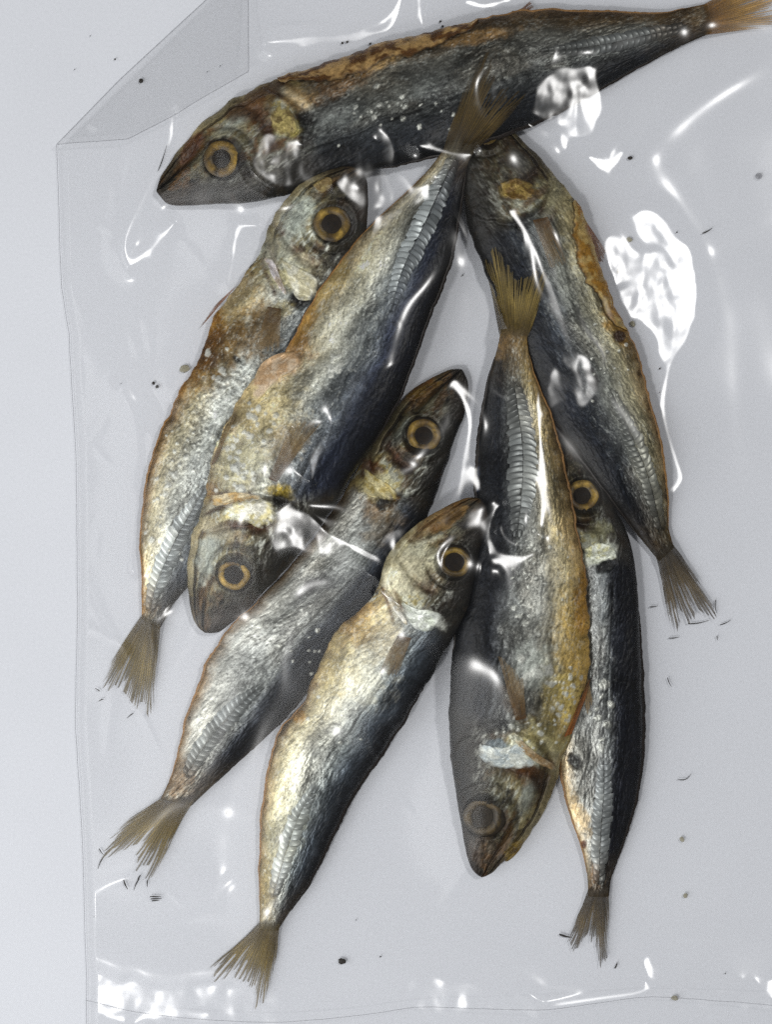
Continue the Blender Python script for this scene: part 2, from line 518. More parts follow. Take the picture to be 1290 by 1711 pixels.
# local pigment marks: (px, py, rx, ry, angle deg, rgb, strength, raggedness)
MARKS = {
    'rear': [(600, 92, 150, 18, -17, (118, 82, 26), .85, .8), (720, 62, 60, 16, -12, (70, 38, 14), .8, .8), (640, 105, 60, 14, -22, (186, 150, 96), .7, .6), (800, 66, 60, 14, -12, (180, 140, 88), .8, .6),
             (560, 150, 60, 20, -25, (112, 74, 20), .7, .8), (500, 165, 28, 26, 0, (190, 160, 110), .6, .7), (505, 118, 40, 8, -20, (170, 150, 110), .7, .7), (318, 250, 14, 34, 35, (92, 48, 20), .8, .5),
             (485, 222, 24, 14, 0, (200, 180, 80), .7, .5), (430, 170, 50, 26, -30, (84, 58, 34), .8, .7), (515, 210, 14, 20, 0, (20, 16, 12), .9, .5),
             (640, 175, 120, 22, -20, (120, 124, 122), .5, .9), (1130, 40, 50, 30, -10, (100, 72, 30), .6, .6), (450, 150, 50, 10, -25, (58, 40, 26), .7, .7)],
    'chest': [(498, 362, 24, 50, 30, (200, 208, 198), .7, .8), (505, 440, 40, 14, 35, (210, 204, 176), .5, .8), (372, 565, 42, 95, 25, (150, 108, 28), .85, .9), (345, 590, 24, 60, 22, (112, 70, 14), .8, .9), (430, 560, 34, 46, 20, (150, 112, 45), .7, .8), (395, 500, 34, 38, 30, (205, 190, 150), .6, .8),
              (465, 430, 60, 30, 40, (205, 205, 190), .5, .8), (385, 670, 40, 50, 30, (200, 202, 200), .55, .9), (300, 640, 14, 40, 25, (124, 84, 28), .8, .7), (398, 602, 10, 5, 40, (25, 20, 16), .9, .6),
              (500, 505, 20, 14, 0, (18, 16, 14), .95, .5), (478, 470, 32, 20, 20, (214, 205, 160), .7, .7), (245, 1010, 20, 34, 10, (120, 84, 40), .6, .7), (470, 520, 22, 16, 0, (196, 178, 120), .6, .8)],
    'torn': [(345, 930, 18, 46, 10, (196, 202, 194), .7, .8), (365, 885, 30, 14, 20, (206, 196, 168), .6, .8), (468, 612, 54, 26, -25, (214, 180, 148), .85, .7), (497, 580, 26, 22, -40, (172, 128, 78), .8, .8), (545, 480, 30, 70, 32, (196, 170, 112), .7, .9), (510, 540, 16, 46, 30, (170, 124, 48), .7, .9),
             (440, 690, 60, 66, 30, (206, 188, 142), .75, .9), (400, 770, 52, 50, 20, (214, 208, 172), .7, .9), (480, 740, 26, 40, 30, (168, 140, 88), .6, .8), (560, 540, 30, 60, 30, (205, 205, 196), .5, .9),
             (470, 822, 24, 14, 20, (176, 150, 40), .7, .7), (470, 838, 15, 11, 0, (18, 16, 14), .9, .4), (600, 480, 20, 60, 28, (184, 180, 160), .5, .9), (352, 820, 14, 14, 0, (176, 130, 62), .7, .6), (772, 215, 20, 40, 20, (92, 70, 40), .6, .6)],
    'patch': [(524, 975, 33, 10, -40, (44, 42, 42), .92, .55), (635, 845, 26, 30, 40, (132, 98, 50), .7, .8), (620, 820, 26, 16, 40, (206, 190, 130), .6, .7), (643, 840, 15, 15, 0, (16, 14, 12), .95, .5),
              (622, 782, 26, 12, 30, (88, 46, 20), .8, .6), (415, 1080, 60, 50, -50, (176, 178, 178), .55, .9), (700, 650, 34, 12, -35, (108, 66, 16), .85, .5), (640, 880, 40, 26, -40, (130, 110, 80), .5, .8),
              (300, 1300, 22, 40, 25, (128, 92, 48), .6, .7), (640, 805, 22, 14, 30, (214, 206, 160), .6, .6)],
    'pale': [(690, 930, 44, 36, -30, (232, 226, 196), .75, .8), (665, 965, 26, 22, 0, (236, 232, 210), .7, .8), (590, 1040, 34, 46, 35, (170, 130, 66), .7, .9), (560, 1110, 40, 60, 25, (196, 178, 128), .65, .9), (640, 1060, 40, 40, 0, (184, 160, 104), .5, .9), (500, 1195, 14, 10, 0, (170, 120, 50), .7, .6),
             (680, 960, 42, 40, 0, (218, 208, 176), .6, .8), (735, 862, 60, 18, -40, (118, 84, 44), .75, .6), (445, 1480, 18, 60, 0, (170, 150, 104), .6, .7), (480, 1380, 30, 70, 15, (186, 182, 150), .5, .8),
             (610, 1130, 50, 40, 40, (206, 200, 176), .5, .9), (720, 1032, 30, 12, 30, (224, 226, 214), .7, .6)],
    'golden': [(962, 1080, 36, 110, 0, (186, 154, 84), .7, .9), (940, 1170, 34, 60, -15, (206, 184, 110), .75, .9), (975, 1010, 16, 60, 5, (176, 124, 36), .7, .8), (890, 1110, 36, 44, 0, (196, 202, 196), .6, .9),
               (905, 1230, 44, 30, 40, (190, 178, 122), .7, .8), (860, 1180, 16, 44, -25, (96, 70, 34), .7, .8), (855, 1262, 44, 16, 12, (226, 230, 216), .85, .5), (830, 1240, 22, 10, 10, (120, 136, 146), .8, .4), (880, 1282, 40, 12, 25, (92, 58, 22), .8, .7),
               (815, 1420, 30, 30, 0, (92, 78, 66), .5, .8), (857, 570, 30, 44, 0, (150, 118, 66), .7, .8), (868, 610, 26, 36, 0, (140, 120, 84), .5, .8), (790, 780, 10, 70, 0, (40, 78, 130), .6, .7), (905, 1300, 16, 50, 20, (60, 44, 22), .7, .9), (862, 1425, 14, 34, 35, (110, 88, 30), .7, .6)],
    'dusky': [(860, 320, 28, 14, -15, (186, 158, 72), .7, .6), (925, 330, 24, 34, -35, (186, 178, 140), .7, .8), (985, 420, 22, 60, -25, (150, 108, 40), .8, .8), (1030, 540, 20, 50, -25, (158, 116, 42), .8, .8), (960, 400, 26, 60, -25, (170, 156, 116), .6, .9),
               (1035, 563, 12, 11, 0, (70, 40, 18), .95, .3), (988, 632, 10, 20, -20, (38, 28, 26), .95, .4), (860, 270, 60, 50, 20, (44, 32, 18), .8, .8), (890, 335, 30, 8, -40, (100, 66, 20), .8, .6), (1060, 580, 12, 30, -20, (150, 124, 84), .7, .7), (1112, 900, 20, 30, 0, (96, 74, 44), .6, .6)],
    'slim': [(960, 1270, 12, 16, -20, (34, 32, 32), .95, .5), (1000, 925, 28, 16, -20, (226, 230, 214), .9, .5), (1008, 946, 18, 9, -20, (14, 14, 16), .95, .4), (970, 1360, 12, 40, -25, (180, 150, 100), .6, .7), (992, 1480, 10, 40, 0, (150, 104, 48), .6, .6),
             (975, 1410, 6, 8, 0, (90, 44, 20), .9, .4), (995, 890, 22, 20, 0, (170, 170, 130), .5, .8), (985, 760, 40, 26, 0, (40, 36, 30), .6, .8)],
}
# pale blister clusters: (px, py, spread x, spread y, count, min r, max r)
BLIST = {
    'chest': [(385, 640, 28, 34, 26, 3, 8), (290, 830, 40, 90, 46, 2, 6), (330, 740, 30, 40, 16, 2, 5)],
    'torn': [(425, 700, 40, 40, 18, 3, 8), (560, 610, 14, 30, 9, 4, 8), (395, 780, 34, 30, 26, 3, 8), (400, 740, 30, 34, 14, 2, 6)],
    'patch': [(500, 1060, 60, 60, 18, 2, 5)],
    'pale': [(560, 1180, 50, 90, 14, 2, 4)],
    'golden': [(893, 1120, 26, 26, 12, 3, 9), (945, 1170, 24, 50, 44, 2, 5), (860, 1035, 14, 14, 4, 4, 8), (890, 960, 40, 60, 26, 2, 5), (880, 1230, 40, 26, 18, 2, 5)],
    'slim': [(1003, 1190, 16, 42, 12, 3, 9)],
    'rear': [(640, 190, 110, 30, 30, 2, 5)],
    'dusky': [(1010, 600, 40, 60, 14, 2, 4)],
}
# pigment from belly edge (-1) to back (+1)
RAMP = {
    'golden': [(-1, (186, 144, 60)), (-.6, (176, 158, 108)), (-.2, (146, 146, 140)), (.1, (128, 130, 129)), (.32, (76, 79, 82)), (.52, (34, 38, 46)), (1, (15, 17, 22))],
    'slim': [(-1, (200, 172, 124)), (-.6, (158, 158, 154)), (-.1, (148, 150, 152)), (.16, (116, 121, 126)), (.32, (48, 53, 64)), (.6, (22, 25, 36)), (1, (9, 10, 14))],
    'pale': [(-1, (168, 132, 70)), (-.7, (206, 192, 146)), (-.3, (204, 200, 182)), (0, (166, 170, 168)), (.3, (120, 130, 135)), (.55, (68, 78, 88)), (.8, (34, 38, 44)), (1, (18, 17, 16))],
    'patch': [(-1, (152, 116, 64)), (-.75, (186, 184, 176)), (-.2, (154, 156, 155)), (.2, (110, 114, 116)), (.42, (58, 64, 74)), (.66, (26, 30, 39)), (1, (10, 11, 14))],
    'torn': [(-1, (192, 164, 112)), (-.6, (214, 200, 158)), (-.25, (196, 194, 178)), (.02, (128, 133, 134)), (.3, (92, 100, 110)), (.52, (46, 55, 76)), (.76, (20, 25, 40)), (1, (9, 10, 14))],
    'chest': [(-1, (152, 110, 48)), (-.7, (192, 178, 136)), (-.2, (178, 181, 176)), (.2, (132, 138, 140)), (.6, (76, 88, 100)), (1, (28, 33, 40))],
    'dusky': [(-1, (168, 136, 80)), (-.7, (160, 150, 112)), (-.3, (120, 122, 114)), (0, (86, 90, 94)), (.26, (46, 54, 66)), (.55, (24, 30, 42)), (1, (9, 10, 13))],
    'rear': [(-1, (98, 70, 34)), (-.75, (106, 84, 50)), (-.5, (100, 98, 90)), (0, (90, 92, 92)), (.3, (62, 66, 68)), (.6, (34, 39, 45)), (1, (18, 20, 24))],
}
TB = dict(golden=.7, slim=.8, pale=1.0, patch=.8, torn=1.0, chest=1.0, dusky=.35, rear=.35)
AMB = dict(golden=.7, slim=.3, pale=.35, patch=.6, torn=.35, chest=.3, dusky=.8, rear=.85)
HEADW = dict(golden=.5, slim=.7, pale=1.0, patch=.7, torn=.9, chest=1.0, dusky=.1, rear=.25)
UG = 0.272      # gill cover rear edge


def fish_frame(f):
    A = np.asarray(f['st'], float)
    B, K = spline(A[:, 0], 900), spline(A[:, 1], 900)
    Cn = (B + K) / 2
    d = np.r_[0, np.cumsum(np.linalg.norm(np.diff(Cn, axis=0), axis=1))]
    return B, K, d


def build_fish(key, f, order):
    seed = 100 + order * 13
    B, K, d = fish_frame(f)
    L = d[-1]
    NU, NV, NB = 470, 140, 22
    u = np.linspace(0, 1, NU)
    Bu = np.stack([np.interp(u * L, d, B[:, k]) for k in (0, 1)], 1)
    Ku = np.stack([np.interp(u * L, d, K[:, k]) for k in (0, 1)], 1)
    C, HW = (Bu + Ku) / 2, (Ku - Bu) / 2
    cap = np.where(u < 0.014, np.sqrt(np.clip(1 - (1 - u / 0.014) ** 2, 0.002, 1)), 1)
    HW = HW * cap[:, None]
    ru = u * L
    HWb, HWk = 1 + 0.10 * (fbm(ru / 26, ru * 0, seed + 600, 4, 0.55) - 0.5), 1 + 0.06 * (fbm(ru / 30, ru * 0 + 5, seed + 601, 4, 0.55) - 0.5)
    C, HW = C + HW * ((HWk - HWb) / 2)[:, None], HW * ((HWk + HWb) / 2)[:, None]
    hw = np.linalg.norm(HW, axis=1)
    x = np.linspace(-1, 1, NV)
    v = 0.55 * np.sin(x * math.pi / 2) + 0.45 * x
    UU, VV = np.meshgrid(u, v, indexing='ij')
    P = C[:, None, :] + VV[..., None] * HW[:, None, :]
    s = UU * L * 0.15                                   # mm along
    t = VV * hw[:, None] * 0.15                         # mm across
    s, t = s + order * 311.0, t + order * 77.0

    def ell(cx, cy, rx, ry, ang, rag, sd):
        a = math.radians(ang)
        dx, dy = P[..., 0] - cx, P[..., 1] - cy
        q = np.hypot((dx * math.cos(a) + dy * math.sin(a)) / rx, (-dx * math.sin(a) + dy * math.cos(a)) / ry)
        q = q + rag * 1.5 * (fbm(P[..., 0] / 13, P[..., 1] / 13, sd, 4, 0.6) - 0.5)
        soft = 0.12 + 0.5 * rag
        return 1 - sstep(1 - soft, 1 + soft * 0.6, q)

    # thickness and section
    tp = np.interp(u, [0, .03, .08, .16, .28, .42, .6, .78, .92, 1], [.16, .30, .52, .80, .97, 1, .84, .54, .31, .10]) * f['T'] * 1e-3
    tp = gauss1(tp, 8) * np.where(cap < 1, 0.4 + 0.6 * cap, 1)
    av = np.abs(VV)
    sec = np.where(VV < 0, (1 - av ** 2.2) ** 0.70, (1 - av ** 2.8) ** 0.58)
    # eye in (u,v)
    ex, ey = f['eye']
    er = f['er']
    edist = np.hypot(P[..., 0] - ex, P[..., 1] - ey) / er
    U = UU / UG
    nz = fbm(s / 3, t / 3, seed, 4)
    nb = fbm(s / 9, t / 5, seed + 5, 4)
    head = 1 - sstep(0.93, 1.08, U - 0.12 * (VV + 0.1) ** 2)
    Uw = U + 0.06 * (nz - 0.5)
    Vw = VV + 0.10 * (nb - 0.5)
    edge = 1 - VV ** 8
    # relief in metres
    D = np.zeros_like(UU)
    gill_line = Uw - (1.0 - 0.22 * (Vw + 0.05) ** 2 + 0.05 * Vw)
    D += 0.00075 * head * (1 - sstep(-0.02, 0.02, gill_line)) * sstep(0.3, 0.9, U)                  # cover stands proud
    D -= 0.0008 * np.exp(-((gill_line - 0.035) / 0.028) ** 2) * sstep(-0.9, -0.7, VV) * (1 - sstep(0.3, 0.6, VV))
    pre = Uw - (0.79 - 0.16 * Vw ** 2 + 0.03 * Vw)
    vwin = sstep(-0.95, -0.6, Vw) * (1 - sstep(0.1, 0.35, Vw))
    D -= 0.0010 * np.exp(-(pre / 0.035) ** 2) * vwin
    jaw = Vw + 0.70 + 0.10 * np.sin(U * 2.2)
    jwin = (1 - sstep(0.68, 0.85, U))
    D -= 0.0010 * np.exp(-(jaw / 0.032) ** 2) * jwin
    mx_c = ((Uw - 0.27) / 0.16) ** 2 + ((Vw + 0.46) / 0.17) ** 2
    D -= 0.0009 * np.exp(-mx_c ** 1.5)
    mouth = VV + 0.18 + 0.30 * U / 0.3
    D -= 0.0007 * np.exp(-(mouth / 0.06) ** 2) * (1 - sstep(0.16, 0.30, U))
    nost = np.exp(-((((U - 0.24) / 0.022) ** 2 + ((VV - 0.22) / 0.05) ** 2)))
    D -= 0.0005 * nost
    orb = np.exp(-((edist - 1.75) / 0.16) ** 2) * sstep(-0.1, 0.1, P[..., 0] * 0 + (U - 0.42))
    D -= 0.00045 * orb
    D -= 0.0011 * np.exp(-(edist / 1.18) ** 6)
    D += 0.00045 * np.exp(-((edist - 1.32) / 0.14) ** 2)
    # dried muscle wrinkles on the body
    body = 1 - head
    wr = fbm(s / 4.5 + 0.5 * t / 2, t / 1.1, seed + 9, 4, 0.55)
    rid = 1 - np.abs(2 * fbm(s / 2.6 + t / 2.2, t / 1.4, seed + 11, 3) - 1)
    big = fbm(s / 16, t / 6, seed + 13, 2)
    D += body * edge * (0.0010 * (big - 0.5) + 0.00036 * (nb - 0.5) + 0.00013 * (wr - 0.5) + 0.00006 * (rid ** 3 - 0.3))
    D += head * edge * (0.00045 * (nz - 0.5) + 0.00022 * (fbm(s / 0.7, t / 0.7, seed + 3, 3) - 0.5))
    D += 0.00010 * edge * (fbm(s / 0.9 + t / 1.5, t / 0.45, seed + 21, 2) - 0.5)
    D -= body * 0.0009 * np.exp(-((VV + 0.42 + 0.3 * (big - 0.5)) / 0.22) ** 2) * sstep(0.28, 0.38, UU) * (1 - sstep(0.5, 0.75, UU))
    lat = VV - (0.12 + 0.26 * np.exp(-((UU - 0.3) / 0.20) ** 2))
    D -= body * 0.0002 * np.exp(-(lat / 0.03) ** 2) * (UU < 0.62)

    # ---------------- pigment
    tone = f['tone']
    vv = VV + 0.20 * (nb - 0.5) + 0.08 * (nz - 0.5)
    rp = RAMP[key]
    cols = np.array([lin(c) for _, c in rp]) * 1.22
    body_c = np.stack([np.interp(vv, [q for q, _ in rp], cols[:, k]) for k in range(3)], -1)
    # warm / cool drift
    warm = fbm(s / 14, t / 7, seed + 40, 3)
    body_c = mixc(body_c, lin((176, 148, 96)), 0.10 * sstep(0.5, 0.75, warm) * (1 - sstep(0.0, 0.45, vv)))
    # peduncle browner
    body_c = mixc(body_c, lin((112, 92, 58)), 0.62 * sstep(0.86, 1.0, UU + 0.06 * (nz - 0.5)))
    # rusty belly rim
    rim = (1 - sstep(-0.985, -0.86, VV + 0.22 * (nz - 0.5))) * sstep(0.22, 0.4, UU)
    body_c = mixc(body_c, lin((128, 92, 34)), np.clip(0.25 + f['brown'], 0, 1) * rim * sstep(0.30, 0.62, fbm(s / 6, t / 9, seed + 44, 3)))
    # head
    hc = np.stack([np.interp(vv, [-1, -.6, -.2, .2, .5, 1], lin(np.array([(190, 164, 106), (166, 152, 106), (150, 142, 110), (122, 116, 94), (70, 67, 58), (32, 31, 29)]))[:, k]) for k in range(3)], -1)
    hm1 = fbm(s / 1.6 + t, t / 1.1, seed + 50, 5, 0.6)
    hc = mixc(hc, lin((222, 224, 212)), (0.35 + 0.6 * HEADW[key]) * sstep(0.50, 0.66, hm1) * (1 - sstep(0.35, 0.7, vv)) * sstep(0.22, 0.5, U))
    hc = mixc(hc, lin((52, 44, 32)), 0.8 * sstep(0.54, 0.70, fbm(s / 2.2, t / 1.6, seed + 51, 4)))
    hc = mixc(hc, lin((140, 118, 64)), 0.4 * sstep(0.56, 0.7, fbm(s / 2.5, t / 2.0, seed + 52, 4)) * (1 - sstep(0.0, 0.3, vv)))
    hc = mixc(hc, lin((54, 44, 36)), 0.85 * (1 - sstep(0.12, 0.40, U + 0.25 * (nz - 0.5))))
    hc = mixc(hc, lin((122, 82, 28)), AMB[key] * sstep(0.46, 0.62, fbm(s / 3.2, t / 2.6, seed + 55, 4, 0.6)) * sstep(-0.95, -0.7, VV) * (1 - sstep(0.1, 0.45, vv)))
    cheek = np.exp(-(((Uw - 0.60) / 0.13) ** 2 + ((Vw + 0.52) / 0.15) ** 2) ** 1.5)
    hc = mixc(hc, lin((182, 188, 180)), 0.75 * cheek)
    hc = mixc(hc, lin((100, 70, 26)), 0.9 * np.exp(-mx_c ** 2))
    hc = mixc(hc, lin((30, 24, 18)), 0.6 * np.exp(-((mx_c - 1.1) / 0.35) ** 2))
    jstrip = (1 - sstep(-0.03, 0.03, jaw)) * (1 - sstep(0.78, 0.95, U)) * sstep(0.12, 0.3, U)
    hc = mixc(hc, lin((170, 156, 118)), 0.8 * jstrip)
    hc = mixc(hc, lin((40, 28, 18)), 0.8 * np.exp(-(jaw / 0.035) ** 2) * jwin)
    hc = mixc(hc, lin((84, 46, 20)), 0.9 * np.exp(-(pre / 0.055) ** 2) * vwin)
    plate = sstep(0.82, 0.86, Uw + 0.16 * Vw ** 2) * (1 - sstep(-0.03, 0.0, gill_line)) * sstep(-0.66, -0.56, Vw) * (1 - sstep(0.02, 0.14, Vw))
    hc = mixc(hc, lin((216, 216, 196)), 0.9 * plate)
    hc = mixc(hc, lin((190, 166, 70)), 0.7 * plate * sstep(0.5, 0.66, fbm(s / 1.1, t / 1.1, seed + 60, 4)))
    hc = mixc(hc, lin((16, 13, 11)), 0.85 * np.exp(-(mouth / 0.05) ** 2) * (1 - sstep(0.16, 0.30, U)))
    hc = mixc(hc, lin((14, 12, 10)), 0.9 * nost)
    hc = mixc(hc, lin((46, 40, 32)), 0.6 * orb)
    hc = mixc(hc, lin((26, 18, 12)), 0.85 * np.exp(-((gill_line - 0.03) / 0.022) ** 2) * sstep(-0.9, -0.7, VV) * (1 - sstep(0.3, 0.5, VV)))
    hc = mixc(hc, lin((22, 18, 15)), 0.9 * np.exp(-(edist / 1.30) ** 8))
    col = body_c * (1 - head[..., None]) + hc * head[..., None]
    spot = np.exp(-((((U - 1.05) / 0.065) ** 2 + ((VV - 0.16) / 0.10) ** 2) ** 2))
    col = mixc(col, lin((18, 16, 14)), 0.9 * spot)
    for cst, w_, cc in ((0.0, .05, (206, 198, 176)), (.055, .02, (96, 60, 26)), (-.055, .018, (110, 74, 34))):     # collar behind the jaw
        ln = (U - 0.98) - 0.34 * (VV + 0.55) - cst
        win = sstep(-0.97, -0.85, VV) * (1 - sstep(-0.35, -0.2, VV))
        col = mixc(col, lin(cc), 0.85 * np.exp(-(ln / w_) ** 2) * win)
    col = col * (tone * head + (1 - head))[..., None]
    # marks traced on this fish
    metal = 0.75 * (1 - sstep(0.45, 0.8, vv)) * (0.5 + 0.5 * sstep(0.4, 0.6, warm))
    metal = metal * (1 - 0.4 * head)
    MW = np.zeros_like(VV)
    for k, (cx, cy, rx, ry, an, rgb, st_, rag) in enumerate(MARKS[key]):
        m = ell(cx, cy, rx, ry, an, rag, seed + 200 + k) * st_
        c = lin(rgb)[None, None, :] * (0.75 + 0.5 * fbm(s / 1.2, t / 1.0, seed + 260 + k, 4))[..., None]
        col = col * (1 - m[..., None]) + c * m[..., None]
        metal = metal * (1 - 0.6 * m)
        MW = np.maximum(MW, m)
        if sum(rgb) < 130:
            D -= 0.0004 * m
    # fibre and fleck texture, with glints and crease darkening painted into the colour
    dirn = fbm(s / 12, t / 8, seed + 73, 2) - 0.5
    f1 = 0.5 * fbm(s / 2.6 + t / 1.5, (t + 2.2 * dirn) / 0.30, seed + 70, 3, 0.6) + 0.5 * fbm(s / 3.2, t / 1.5, seed + 74, 4, 0.55)
    f2 = fbm(s / 0.62, t / 0.40, seed + 71, 3, 0.6)
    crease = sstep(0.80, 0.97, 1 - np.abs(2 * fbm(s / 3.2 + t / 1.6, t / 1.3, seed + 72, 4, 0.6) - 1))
    gm = col.mean(-1, keepdims=True)
    keepw = np.clip(MW[..., None] + 0.35 + 0.5 * head[..., None], 0, 1)
    col = gm + (col - gm) * (0.62 + 0.38 * keepw)
    foil = fbm(s / 2.2 + 0.5 * dirn * 8, t / 1.3, seed + 74, 5, 0.70) - 0.5
    fine = fbm(s / 0.55, t / 0.42, seed + 78, 2, 0.7) - 0.5
    col = col * np.exp((0.9 * foil + 0.75 * (f1 - 0.5)) * (1 - 0.4 * head) + 0.45 * fine)[..., None]
    col = col * np.exp(1.5 * (fbm(s / 9, t / 5, seed + 75, 3) - 0.5))[..., None]
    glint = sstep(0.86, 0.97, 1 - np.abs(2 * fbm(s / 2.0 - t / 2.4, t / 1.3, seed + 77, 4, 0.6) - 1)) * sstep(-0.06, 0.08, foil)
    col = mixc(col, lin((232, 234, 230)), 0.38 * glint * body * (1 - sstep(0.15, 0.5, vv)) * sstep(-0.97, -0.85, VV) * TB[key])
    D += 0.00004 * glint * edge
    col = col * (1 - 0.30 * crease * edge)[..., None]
    D -= 0.00010 * crease * edge
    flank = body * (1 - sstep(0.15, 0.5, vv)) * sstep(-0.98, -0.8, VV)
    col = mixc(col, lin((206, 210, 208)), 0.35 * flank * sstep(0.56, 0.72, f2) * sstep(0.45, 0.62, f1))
    col = mixc(col, lin((70, 78, 92)), 0.22 * body * sstep(0.3, 0.6, vv) * sstep(0.55, 0.72, f2) * (1 - sstep(0.8, 1.0, VV)))
    col = mixc(col, lin((26, 22, 18)), 0.5 * sstep(0.74, 0.82, fbm(s / 0.8, t / 0.8, seed + 80, 2)) * sstep(0.45, 0.6, nb))
    dsc, fsc = seg_dist(P, arc_resample(spline(f['scl'], 80), 30))
    wsc = f['scw'] * np.interp(fsc, [0, .12, .4, .75, 1], [.30, .58, 1, .92, .55])
    col = col * (1 - 0.50 * (1 - sstep(0.7, 1.1, dsc / wsc)))[..., None]
    gm = col.mean(-1, keepdims=True)
    col = col * (np.clip(gm, 0.004, 1) / 0.20) ** (0.22 * (1 - 0.7 * head[..., None]))
    col = col * (0.74 + 0.10 * MW[..., None])
    ol = (1 - sstep(0.15, 0.55, vv))[..., None]
    col = col * (1 - ol * (1 - np.array([0.95, 0.965, 0.92])))
    # blisters
    r2 = np.random.default_rng(seed)
    for (cx, cy, sx, sy, n, r0, r1) in BLIST.get(key, []):
        for k in range(n):
            bx, by = cx + sx * r2.normal() * 0.6, cy + sy * r2.normal() * 0.6
            r = r0 + (r1 - r0) * r2.random() ** 2
            a, ar = r2.random() * math.pi, 0.65 + 0.7 * r2.random()
            sel = (np.abs(P[..., 0] - bx) < 2.2 * r) & (np.abs(P[..., 1] - by) < 2.2 * r) & (np.abs(VV) < 0.93)
            if not sel.any():
                continue
            dx, dy = P[..., 0][sel] - bx, P[..., 1][sel] - by
            q = np.hypot((dx * math.cos(a) + dy * math.sin(a)) * ar, -dx * math.sin(a) + dy * math.cos(a)) / r
            m = 1 - sstep(0.75, 1.1, q + 0.5 * (f2[sel] - 0.5))
            D[sel] += 0.00022 * m * (1 - 0.4 * q)
            c = lin((214, 216, 206)) * (0.7 + 0.35 * r2.random())
            col[sel] = col[sel] * (1 - 0.75 * m[:, None]) + c * 0.75 * m[:, None]

    # ---------------- rest it on what lies below
    hmf = blur2(hm, 1.0)
    zmid = np.full(NU, 0.005)
    low = 0.80
    for it in range(3):
        W = px2w(P, zmid[:, None])
        need = (bil(hmf, W[..., 0], W[..., 1]) + 0.0003 + low * tp[:, None] * sec).max(1)
        w = 12
        pad = np.pad(need, w, mode='edge')
        mxf = np.max(np.stack([pad[k:k + NU] for k in range(2 * w + 1)]), 0)
        zmid = np.maximum(gauss1(mxf, 16), need * 0.0 + 0.0008 + low * tp)
    W = px2w(P, zmid[:, None])
    ztop = zmid[:, None] + tp[:, None] * sec + D * np.sqrt(np.clip(sec, 0, 1))
    xb = np.linspace(1, -1, NB + 2)[1:-1]
    vb = np.sin(xb * math.pi / 2)
    Pb = C[:, None, :] + vb[None, :, None] * HW[:, None, :]
    Wb = px2w(Pb, zmid[:, None])
    secb = np.where(vb < 0, (1 - np.abs(vb) ** 2.2) ** 0.7, (1 - np.abs(vb) ** 2.8) ** 0.58)
    zb = zmid[:, None] - low * tp[:, None] * secb[None]
    ring = np.concatenate([np.concatenate([W, ztop[..., None]], -1), np.concatenate([Wb, zb[..., None]], -1)], 1)
    nr = NV + NB
    colb = np.concatenate([col, np.repeat(col[:, -1:, :], NB // 2, 1), np.repeat(col[:, :1, :], NB - NB // 2, 1)], 1)
    mb = np.concatenate([metal, np.zeros((NU, NB))], 1)
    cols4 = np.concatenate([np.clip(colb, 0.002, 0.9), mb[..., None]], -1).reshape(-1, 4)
    verts = ring.reshape(-1, 3)
    faces = grid_faces(NU, nr, wrap=True)
    verts = np.vstack([verts, ring[0].mean(0), ring[-1].mean(0)])
    cols4 = np.vstack([cols4, cols4[0], cols4[-1]])
    j = np.arange(nr)
    j2 = (j + 1) % nr
    n0 = NU * nr
    capf = np.vstack([np.stack([np.full(nr, n0), j2, j, j], 1), np.stack([np.full(nr, n0 + 1), (NU - 1) * nr + j, (NU - 1) * nr + j2, (NU - 1) * nr + j2], 1)])
    ctr = W[NU // 2, NV // 2]
    root = thing('dried_fish', f['label'], 'fish', (ctr[0], ctr[1], 0.0), 'dried fish packed in the clear bag')
    # caps as quads with a doubled corner would be invalid: split into a fan of quads over pairs
    fan = []
    for a0, base, flip in ((n0, 0, True), (n0 + 1, (NU - 1) * nr, False)):
        for k in range(0, nr, 2):
            q = [a0, base + k, base + (k + 1) % nr, base + (k + 2) % nr]
            fan.append(q[::-1] if not flip else q)
    faces = np.vstack([faces, np.array(fan)])
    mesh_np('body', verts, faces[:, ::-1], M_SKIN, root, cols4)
    hm_splat(W[..., 0], W[..., 1], ztop)
    rec = dict(root=root, P=P, W=W, Z=ztop, C=C, HW=HW, zmid=zmid, tp=tp, key=key, seed=seed, L=L, col=col)
    return rec


def surf_at(rec, p):
    """nearest body surface vertex to a photo pixel: index pair"""
    d2 = (rec['P'][..., 0] - p[0]) ** 2 + (rec['P'][..., 1] - p[1]) ** 2
    return np.unravel_index(np.argmin(d2), d2.shape)


def surf_frame(rec, p, dirpx):
    i, j = surf_at(rec, p)
    W, Z = rec['W'], rec['Z']
    i0, i1 = max(i - 4, 0), min(i + 4, W.shape[0] - 1)
    j0, j1 = max(j - 4, 0), min(j + 4, W.shape[1] - 1)
    a = np.r_[W[i1, j] - W[i0, j], Z[i1, j] - Z[i0, j]]
    b = np.r_[W[i, j1] - W[i, j0], Z[i, j1] - Z[i, j0]]
    n = np.cross(a, b)
    n /= np.linalg.norm(n)
    if n[2] < 0:
        n = -n
    zloc = Z[max(i - 1, 0):i + 2, max(j - 1, 0):j + 2].max()
    tdir = np.array([dirpx[0], -dirpx[1], 0.0])
    tdir -= n * (tdir @ n)
    tdir /= np.linalg.norm(tdir)
    pos = np.r_[px2w(np.array(p, float), rec['zmid'][i]), zloc]
    return Vector(pos), Vector(tdir), Vector(np.cross(n, tdir)), Vector(n)


def child(name, me, root, mat4):
    o = bpy.data.objects.new(name, me)
    scene.collection.objects.link(o)
    o.parent = root
    o.matrix_parent_inverse = Matrix.Translation(-root.location)
    o.matrix_basis = mat4
    return o


